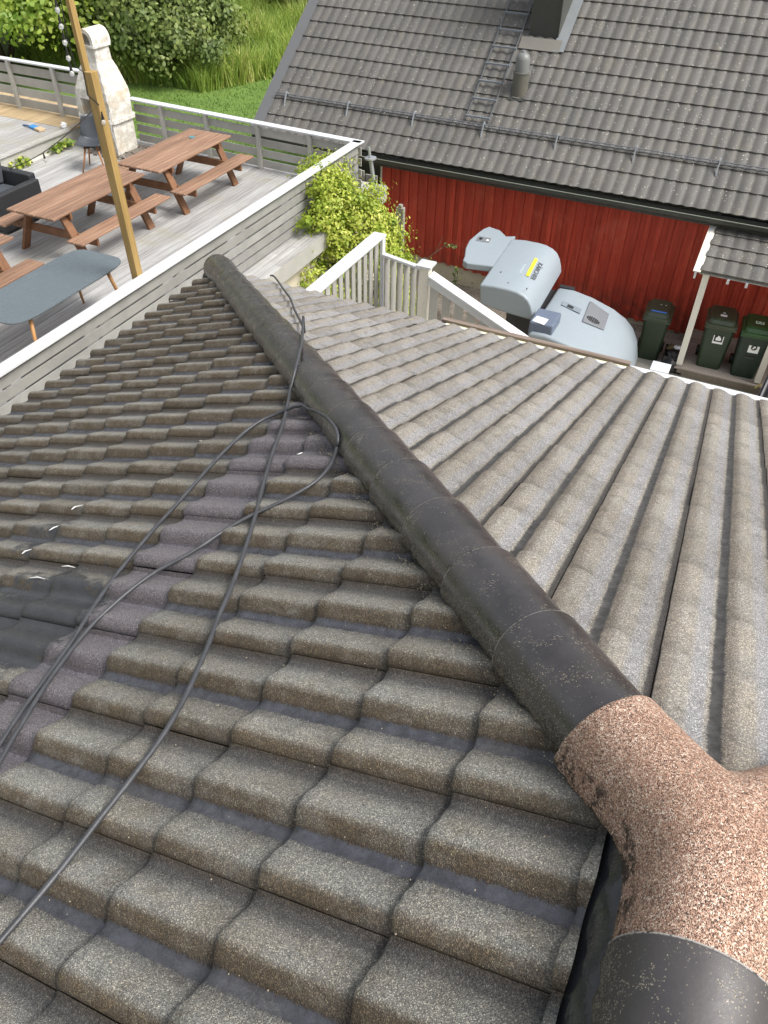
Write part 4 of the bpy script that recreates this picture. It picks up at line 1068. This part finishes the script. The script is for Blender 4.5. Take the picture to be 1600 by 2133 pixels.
# ------------------------------------------------------------------ wheelie bins
def text_mesh(s, size, name, mat, parent, M4, ext=.001, align='CENTER'):
    cu = bpy.data.curves.new(name, 'FONT'); cu.body = s; cu.size = size; cu.extrude = ext; cu.align_x = align; cu.align_y = 'CENTER'; cu.resolution_u = 3
    to = bpy.data.objects.new(name, cu); col.objects.link(to)
    dg = bpy.context.evaluated_depsgraph_get(); me = bpy.data.meshes.new_from_object(to.evaluated_get(dg)); bpy.data.objects.remove(to)
    me.transform(M4); me.materials.clear(); me.materials.append(mat)
    o = bpy.data.objects.new(name, me); col.objects.link(o); o.parent = parent; return o
def wheelie(loc, label, mb_, ml, kind, rz=0, wd=.56):
    B = thing('wheelie_bin', label, 'bin', loc, rz, 'wheelie bins along the red wall')
    w0, w1 = wd*.40, wd*.48
    def ring(z, hw_, y0, y1, c=.045): return [(-hw_+c, y0, z), (hw_-c, y0, z), (hw_, y0+c, z), (hw_, y1-c, z), (hw_-c, y1, z), (-hw_+c, y1, z), (-hw_, y1-c, z), (-hw_, y0+c, z)]
    if kind == 'foot':
        body = loft([ring(.0, w0, -.22, .26), ring(.03, w0, -.225, .28), ring(.45, (w0+w1)/2, -.265, .33), ring(.93, w1, -.31, .38)])
    else:
        body = loft([ring(.0, w0, -.22, .26), ring(.93, w1, -.31, .38)])
    bo_ = body.build('body', mb_, B, bevel=.012)
    MB().prism([(-w1-.02, -.335), (w1+.02, -.335), (w1+.02, .40), (-w1-.02, .40)], .90, .945).build('rim', ml, B, bevel=.01)
    lid = loft([ring(.947, w1+.025, -.35, .40, .05), ring(.985, w1+.02, -.345, .40, .06), ring(1.0, w1-.03, -.30, .38, .05), ring(1.055, w1-.045, -.26, .36, .05), ring(1.075, w1-.08, -.20, .33, .05)]).build('lid', ml, B, bevel=.008)
    MB().tube([(-w1*.8, .43, 1.0), (w1*.8, .43, 1.0)], .016, 8).build('handle', ml, B)
    for sx in (-1, 1):
        MB().tube([(sx*(w0+.005), .27, .10), (sx*(w0+.055), .27, .10)], .10, 20).build('wheel', BLACKP, B)
    tilt = math.atan2(.09, .93)
    def front(x, z):   # matrix for a plate glued on the front face
        y = -.22-.09*z/.93-.004
        return Matrix.Translation((x, y, z)) @ Matrix.Rotation(math.pi/2-tilt*0, 4, 'X')
    def plate(x, z, sx, sy, m, nm, par, off=0, poly=None):
        F = front(x, z); P2 = poly or [(-sx/2, -sy/2), (sx/2, -sy/2), (sx/2, sy/2), (-sx/2, sy/2)]
        mbx = MB().prism(P2, off, off+.002); o = mbx.build(nm, m, par); o.data.transform(F); return o
    if kind == 'bag':
        s = plate(.02, .70, .19, .215, STW, 'sticker', B); plate(.02, .714, .155, .155, STK, 'print', s, .0025)
        bag = [(-.045, -.05), (.045, -.05), (.052, -.02), (.042, .012), (.018, .028), (.022, .048), (.008, .04), (-.008, .05), (-.022, .046), (-.018, .028), (-.042, .012), (-.052, -.02)]
        plate(.02, .714, 0, 0, STW, 'bag_symbol', s, .005, bag)
        t = MB().box((-.06, -.21, 1.076), (.06, -.13, 1.079)).build('lid_sticker', STW, B); t.location = (0, .10, .0)
        u = MB().box((-.048, -.10, 1.0795), (.048, -.04, 1.081)).build('print', STK, t)
        v = MB().prism([(-.03, -.085), (.03, -.085), (.02, -.06), (.0, -.05), (-.02, -.06)], 1.0815, 1.083).build('symbol', STW, t)
    if kind == 'foot':
        s = plate(.02, .68, .19, .19, STW, 'sticker', B)
        plate(.02, .70, 0, 0, STK, 'print', s, .0025, [(.055*math.cos(2*math.pi*i/24), .055*math.sin(2*math.pi*i/24)) for i in range(24)])
        plate(.02, .70, 0, 0, STW, 'arrow_symbol', s, .005, [(-.03, -.015), (-.008, .004), (-.02, .022), (.02, .032), (.034, -.002), (.016, .004), (.004, -.02), (-.012, -.034)])
        text_mesh('Restavfall', .028, 'caption', LETT, s, front(.02, .612) @ Matrix.Translation((0, 0, .003)))
        MB().box((-.09, -.285, .455), (.09, -.262, .475)).build('grip_lip', BINL, B, bevel=.004)
        MB().box((-.095, -.272, .475), (.095, -.258, .53)).build('grip_recess', BLACKP, B)
        MB().box((-.12, -.262, .02), (-.105, -.222, .44)).box((.105, -.262, .02), (.12, -.222, .44)).build('rib', mb_, B)
        t = MB().box((-.075, -.06, 1.076), (.075, .04, 1.079)).build('lid_sticker', STW, B)
        u = MB().box((-.055, -.035, 1.0795), (.055, .03, 1.081)).build('print', STG, t)
        MB().prism([(-.02, -.02), (.02, -.02), (.02, .02), (-.02, .02)], 1.0815, 1.083).build('symbol', STW, t)
    if kind == 'blue':
        MB().box((-.15, -.215, 1.058), (.15, -.18, 1.082)).build('lid_grip', BLUE, B, bevel=.004)
        for x in (.0, .09): MB().box((x-.014, .10, 1.0765), (x+.014, .118, 1.08)).build('screw_cap', STW, B)
    return B
wheelie((-1.16, 14.85, -7.2), 'olive green wheelie bin with a blue grip, beside the grey machine', BING, BINL, 'blue', R(3), .52)
wheelie((.02, 14.72, -7.0), 'green wheelie bin with a black and white bag sticker under the shelter', BING, BINL, 'bag', R(4))
wheelie((.68, 14.68, -7.0), 'darker green wheelie bin with round arrow sticker and green lid sticker', BINB, BINGL, 'foot', R(4))
# crate with rubbish
cr_ = thing('rubbish_crate', 'black crate of rubbish between the blue gripped bin and the white post', 'crate', (-.62, 14.60, -7.2), R(5))
MB().box((-.22, -.25, .0), (.16, .25, .02)).box((-.22, -.25, .02), (-.205, .25, .34)).box((.145, -.25, .02), (.16, .25, .34)).box((-.205, -.25, .02), (.145, -.235, .34)).box((-.205, .235, .02), (.145, .25, .34)).build('crate', BLACKP, cr_)
def blob(name, loc, r, mat, par, seed, sq=(1, 1, 1), jag=.2, sub=3):
    rd = random.Random(seed); b = bmesh.new(); bmesh.ops.create_icosphere(b, subdivisions=sub, radius=1)
    for v in b.verts: v.co = Vector((v.co.x*r*sq[0], v.co.y*r*sq[1], v.co.z*r*sq[2]))*(1+rd.uniform(-jag, jag))
    me = bpy.data.meshes.new(name); b.to_mesh(me); b.free(); me.materials.append(mat)
    o = bpy.data.objects.new(name, me); col.objects.link(o); o.location = loc; o.parent = par; return o
bl = blob('black_bag', (-.03, -.10, .33), .13, BLACKP, cr_, 3, (1.2, 1, .7), .1); blob('black_bag', (-.05, -.2, .15), .17, BLACKP, cr_, 4, (1, 1, 1), .06)
tag(blob('paper_scrap', (-.58, 14.66, -6.80), .085, PAPER, None, 8, (1.3, 1, .4), .35, 2), 'crumpled pale paper lying on top of the rubbish crate', 'paper')
tag(blob('cardboard_scrap', (-.74, 14.72, -6.86), .09, simple('brown_cardboard', (.13, .10, .05), .9, .4), None, 9, (1, 1.4, .5), .3, 2), 'brown scraps in the left corner of the rubbish crate', 'cardboard')
# black trailer/bars at the right edge
bb = thing('folded_trampoline', 'black slatted frame leaning at the right edge near the shelter', 'frame', (1.25, 13.8, ZG), R(10))
for k in range(7): MB().beam((-.25+.09*k, -.3, 0), (-.05+.09*k, .25, 1.0), .03, .03).build('bar', BLACKP if k % 2 else simple('light_bar', (.3, .3, .31), .5), bb)
MB().beam((-.35, -.33, .02), (.5, -.33, .02), .04, .04).build('rail', BLACKP, bb); MB().beam((-.17, .26, 1.0), (.6, .26, 1.0), .04, .04).build('rail', BLACKP, bb)
MB().add([(-.3, -.28, .0), (.4, -.28, .0), (.6, .27, 1.0), (-.1, .27, 1.0)], [(0, 1, 2, 3)]).build('mesh_cloth', simple('dark_mesh_cloth', (.04, .042, .05), .7, .3, 30), bb)
tag(MB().tube([(.98, 14.18, -7.0), (1.05, 14.12, -6.86)], .015, 8).build('yellow_hose_end', simple('yellow_rubber', (.62, .5, .12), .6)), 'short yellow hose end by the right shelter post', 'hose')

# ================================================================== GREY MACHINE
mc = thing('ride_on_sweeper', 'big grey blue cleaning machine with raised hood by the red wall', 'machine', (-2.8, 13.6, ZG))
profA = [(-4.29, -5.42), (-4.0, -5.385), (-3.71, -5.385), (-3.56, -5.40), (-3.42, -5.445), (-3.32, -5.515), (-3.25, -5.62), (-3.20, -5.76), (-3.17, -5.90), (-3.60, -5.88), (-4.0, -5.84), (-4.24, -5.80)]
def extr(prof, ys, name, mat, tiltz=0, bevel=.03, xr=None):
    n = len(prof); rings = []
    for y in ys:
        t = (y-ys[0])/(ys[-1]-ys[0]) if ys[-1] != ys[0] else 0
        rings.append([(x+(xr or (lambda t: 0))(t), y, z+tiltz*t) for x, z in prof])
    o = loft(rings).build(name, mat, mc, bevel=bevel, seg=4); o.data.shade_smooth()
    try: o.data.set_sharp_from_angle(angle=R(60))
    except Exception: pass
    return o
extr(profA, [12.75, 13.3, 14.0, 14.55], 'raised_hood', PLAST, .20, .035)
tab = [(-4.93, 13.62), (-4.90, 13.45), (-4.80, 13.38), (-4.25, 13.47), (-4.25, 14.70), (-4.42, 14.62), (-4.62, 14.80), (-4.88, 14.86), (-4.96, 14.72), (-5.0, 14.55), (-5.06, 14.20), (-5.02, 13.9)]
def tl(x, y, z): return (x, y, z+.11*(y-12.75))
MB().prism(tab, -5.56, -5.425, fn=tl).build('hood_lip', PLAST, mc, bevel=.025, seg=3)
lt_ = MB().prism([(-4.93, 14.22), (-4.66, 14.24), (-4.67, 14.42), (-4.94, 14.40)], -5.424, -5.418, fn=tl).build('latch_plate', GRILLE, mc)
MB().prism([(-4.89, 14.28), (-4.83, 14.28), (-4.83, 14.36), (-4.89, 14.36)], -5.4175, -5.412, fn=tl).build('latch_hole', BLACKP, lt_)
MB().prism([(-4.73, 14.28), (-4.69, 14.28), (-4.69, 14.33), (-4.73, 14.33)], -5.4175, -5.412, fn=tl).build('latch_bolt', STW, lt_)
# lettering on the hood
def onA(x, y, dz=.0): return Matrix.Translation((x, y, -5.386+.111*(y-12.75)+dz)) @ Matrix.Rotation(math.atan(.111), 4, 'X') @ Matrix.Rotation(-math.pi/2, 4, 'Z')
yb = MB().box((-.32, -.033, 0), (.32, .033, .0025)).build('yellow_stripe', YEL, mc); yb.data.transform(onA(-3.565, 13.64, .0) @ Matrix.Rotation(R(3), 4, 'Z') @ Matrix.Rotation(R(-6), 4, 'X'))
text_mesh('KÄRCHER', .135, 'lettering', LETT, mc, Matrix.Translation((-3.455, 13.60, -5.424+.111*.85)) @ Matrix.Rotation(math.atan(.111), 4, 'X') @ Matrix.Rotation(-math.pi/2, 4, 'Z') @ Matrix.Rotation(R(3), 4, 'Z') @ Matrix.Rotation(R(-18), 4, 'X') @ Matrix.Translation((0, 0, .004)), .003)
text_mesh('Professional', .065, 'small_lettering', LETW, mc, onA(-3.71, 13.52, .003) @ Matrix.Rotation(R(3), 4, 'Z'), .001)
for x, y in ((-4.05, 13.25), (-3.8, 12.95), (-3.42, 12.9)): MB().tube([(x, y, -5.40+.111*(y-12.75)+.0), (x, y, -5.385+.111*(y-12.75)+.012)], .012, 8).build('screw', LETT, mc)
profB = [(-3.12, -5.90), (-3.05, -5.86), (-2.80, -5.85), (-2.40, -5.92), (-1.95, -6.06), (-1.68, -6.20), (-1.50, -6.36), (-1.36, -6.60), (-1.27, -6.95), (-1.27, -7.08), (-3.0, -7.08)]
extr(profB, [12.25, 12.6, 13.6, 14.25], 'body', PLAST, .0, .05, lambda t: -.02*t)
def onB(x, y, dz):      # plate plane on the sloping top
    return Vector((x, y, -5.915-.32*(x+2.40)+dz))
gp_ = [(-2.41, 14.02), (-1.99, 13.92), (-1.94, 13.30), (-2.35, 13.20)]
gr = MB().prism(gp_, 0, .02, fn=lambda x, y, z: tuple(onB(x, y, .0+z))).build('grille_plate', GRILLE, mc, bevel=.006)
gc = Vector((-2.19, 13.42, 0))
for i, (dx, r_) in enumerate(((-.11, .045), (-.075, .075), (-.04, .09), (.0, .095), (.04, .09), (.075, .075), (.11, .045))):
    MB().prism([(gc.x+dx-.013, gc.y-r_), (gc.x+dx+.013, gc.y-r_), (gc.x+dx+.013, gc.y+r_), (gc.x+dx-.013, gc.y+r_)], .0205, .024, fn=lambda x, y, z: tuple(onB(x, y, z))).build('vent_slot', BLACKP, gr)
for x, y in ((-2.37, 13.98), (-2.03, 13.89), (-1.98, 13.34), (-2.32, 13.25), (-2.36, 13.6), (-2.0, 13.62)): MB().tube([onB(x, y, .02), onB(x, y, .028)], .012, 8).build('rivet', GALV, gr)
rc = MB().prism([(-2.86, 13.66), (-2.47, 13.60), (-2.46, 13.42), (-2.85, 13.48)], 0, .004, fn=lambda x, y, z: (x, y, -5.845-.15*(x+2.8)+z+.004)).build('handle_recess', simple('shaded_recess_plastic', (.20, .24, .27), .5), mc)
MB().prism([(-2.74, 13.58), (-2.62, 13.56), (-2.62, 13.47), (-2.74, 13.49)], .0045, .012, fn=lambda x, y, z: (x, y, -5.845-.15*(x+2.8)+z+.004)).build('handle_catch', PLASTD, rc)
MB().box((-3.14, 12.32, -6.2), (-2.70, 12.9, -5.68)).build('battery_box', BLUEBOX, mc, bevel=.03)
MB().box((-3.16, 12.9, -6.3), (-3.13, 14.2, -5.90)).build('gap_panel', BLACKP, mc)
MB().box((-3.1, 14.20, -5.95), (-2.8, 14.30, -5.82)).build('rear_hinge', PLASTD, mc, bevel=.01)
MB().box((-3.75, 12.9, -6.9), (-2.9, 14.2, -5.92)).build('chassis', PLASTD, mc, bevel=.03)
for x in (-3.5, -1.8):
    for y in (12.7, 14.0): MB().tube([(x, y, ZG+.2), (x, y+.14, ZG+.2)], .2, 20).build('wheel', BLACKP, mc)
MB().tube([(-3.5, 12.7, -6.0), (-3.65, 12.55, -6.2), (-3.55, 12.5, -6.5), (-3.3, 12.6, -6.7)], .02, 8).build('cable', BLACKP, mc)
settle(mc)
tag(MB().add([(-3.10, 12.36, -5.675), (-2.86, 12.30, -5.675), (-2.84, 12.52, -5.67), (-3.07, 12.56, -5.67)], [(0, 1, 2, 3)]).build('paper_sheet', PAPER), 'pale paper sheet lying on the dark battery box', 'paper')

# ================================================================== VEGETATION BEHIND
def bush(loc, rad, nc, nl, size, clr, mat, label, seed, name='bush'):
    t = thing(name, label, 'bush', loc, 0, 'bushes beyond the terrace')
    a = clumps((0, 0, rad[2]*.45), rad, nc, nl, size, clr, seed, shell=.62)
    k = a[0][:, 2] > .0
    quads('foliage', a[0][k], a[1][k], a[2][k], mat, a[3][k]).parent = t
    mb = MB(); rd = random.Random(seed)
    for i in range(9):
        an = rd.uniform(0, 6.28); p1 = (rad[0]*.35*math.cos(an), rad[1]*.35*math.sin(an), rad[2]*.6); p2 = (rad[0]*.7*math.cos(an), rad[1]*.7*math.sin(an), rad[2]*1.05)
        mb.tube([(0, 0, 0), p1, p2], [.09, .06, .02], 6)
    mb.build('branches', BARK, t); return t
bush((-29.3, 25.5, ZG), (5.2, 3.0, 4.3), 170, 30000, .095, .44, LV_A, 'light yellow green bush at the far left behind the terrace fence', 21)
bush((-25.6, 27.6, ZG), (3.6, 2.8, 4.6), 150, 27000, .09, .40, LV_B, 'mid green bush directly behind the white fireplace', 22)
bush((-34, 31, ZG), (5, 4, 6.0), 130, 18000, .12, .52, LV_C, 'dark green bush in the top left corner', 23)
bush((-22.8, 28.2, ZG), (2.6, 2.4, 2.6), 90, 16000, .08, .34, LV_B, 'lower green bush right of the fireplace by the lawn', 24)
bush((-29.5, 33.0, ZG), (3.2, 2.4, 2.6), 90, 14000, .10, .44, LV_B, 'green bush behind the others near the water', 25)
bush((-24.2, 41.5, ZG), (4.6, 2.6, 3.6), 110, 16000, .11, .5, LV_C, 'dark bush at the top edge beyond the tall grass', 26)
bush((-17.5, 40.5, ZG), (4.6, 2.6, 3.4), 80, 5000, .15, .5, LV_C, 'dark bush behind the ribbed roof edge', 27)
# tall grass
def blades(name, P, H, lean, wid, mat, rn, kind='stuff'):
    n = len(P); ang = rng.uniform(0, 6.283, n); dx = np.stack([np.cos(ang), np.sin(ang), np.zeros(n)], 1)
    la = rng.uniform(0, 6.283, n); ld_ = np.stack([np.cos(la), np.sin(la), np.zeros(n)], 1)*(lean*H*rng.random(n))[:, None]
    up_ = np.array([0, 0, 1.0])
    V = np.stack([P-dx*wid, P+dx*wid, P+dx*wid*.8+ld_*.35+up_*(H*.55)[:, None], P-dx*wid*.8+ld_*.35+up_*(H*.55)[:, None], P+ld_+up_*H[:, None]], 1).reshape(-1, 3)
    b = np.arange(n)*5; me = bpy.data.meshes.new(name); me.vertices.add(5*n); me.vertices.foreach_set('co', V.ravel())
    L = np.stack([b, b+1, b+2, b+3, b+3, b+2, b+4], 1).ravel(); me.loops.add(7*n); me.loops.foreach_set('vertex_index', L)
    me.polygons.add(2*n); ls_ = np.stack([np.arange(n)*7, np.arange(n)*7+4], 1).ravel(); me.polygons.foreach_set('loop_start', ls_); me.polygons.foreach_set('loop_total', np.tile([4, 3], n)); me.update()
    at = me.attributes.new('rn', 'FLOAT', 'POINT'); at.data.foreach_set('value', np.repeat(rn, 5).astype(np.float32)); me.materials.append(mat)
    o = bpy.data.objects.new(name, me); col.objects.link(o); return tag(o, None, None, None, kind)
n = 52000
X = rng.uniform(-30, -17.2, n); Y = rng.uniform(24.8, 41, n)
lim = 26.0+1.5*np.sin(X*.8)*.3+np.clip((X+20.3)*2.9, 0, 99)
k = (Y > lim); X, Y = X[k], Y[k]
pat = .5+.5*np.sin(X*1.1+Y*.6)*np.sin(Y*.9-X*.4)
H = (.55+.75*rng.random(len(X)))*(.55+.7*pat)
blades('tall_grass', np.stack([X, Y, np.full(len(X), ZG)], 1), H, .75, .022, LV_G, np.clip(.75*pat*rng.random(len(X))+.3*rng.random(len(X)), 0, 1))
n = 26000; X = rng.uniform(-23, -12.5, n); Y = rng.uniform(17, 32.5, n); k = Y < 27.6+np.clip((X+20.3)*2.9, -1.5, 99); X, Y = X[k], Y[k]
blades('grass', np.stack([X, Y, np.full(len(X), ZG)], 1), .04+.05*rng.random(len(X)), .6, .012, LV_L, rng.random(len(X)))
unflag()
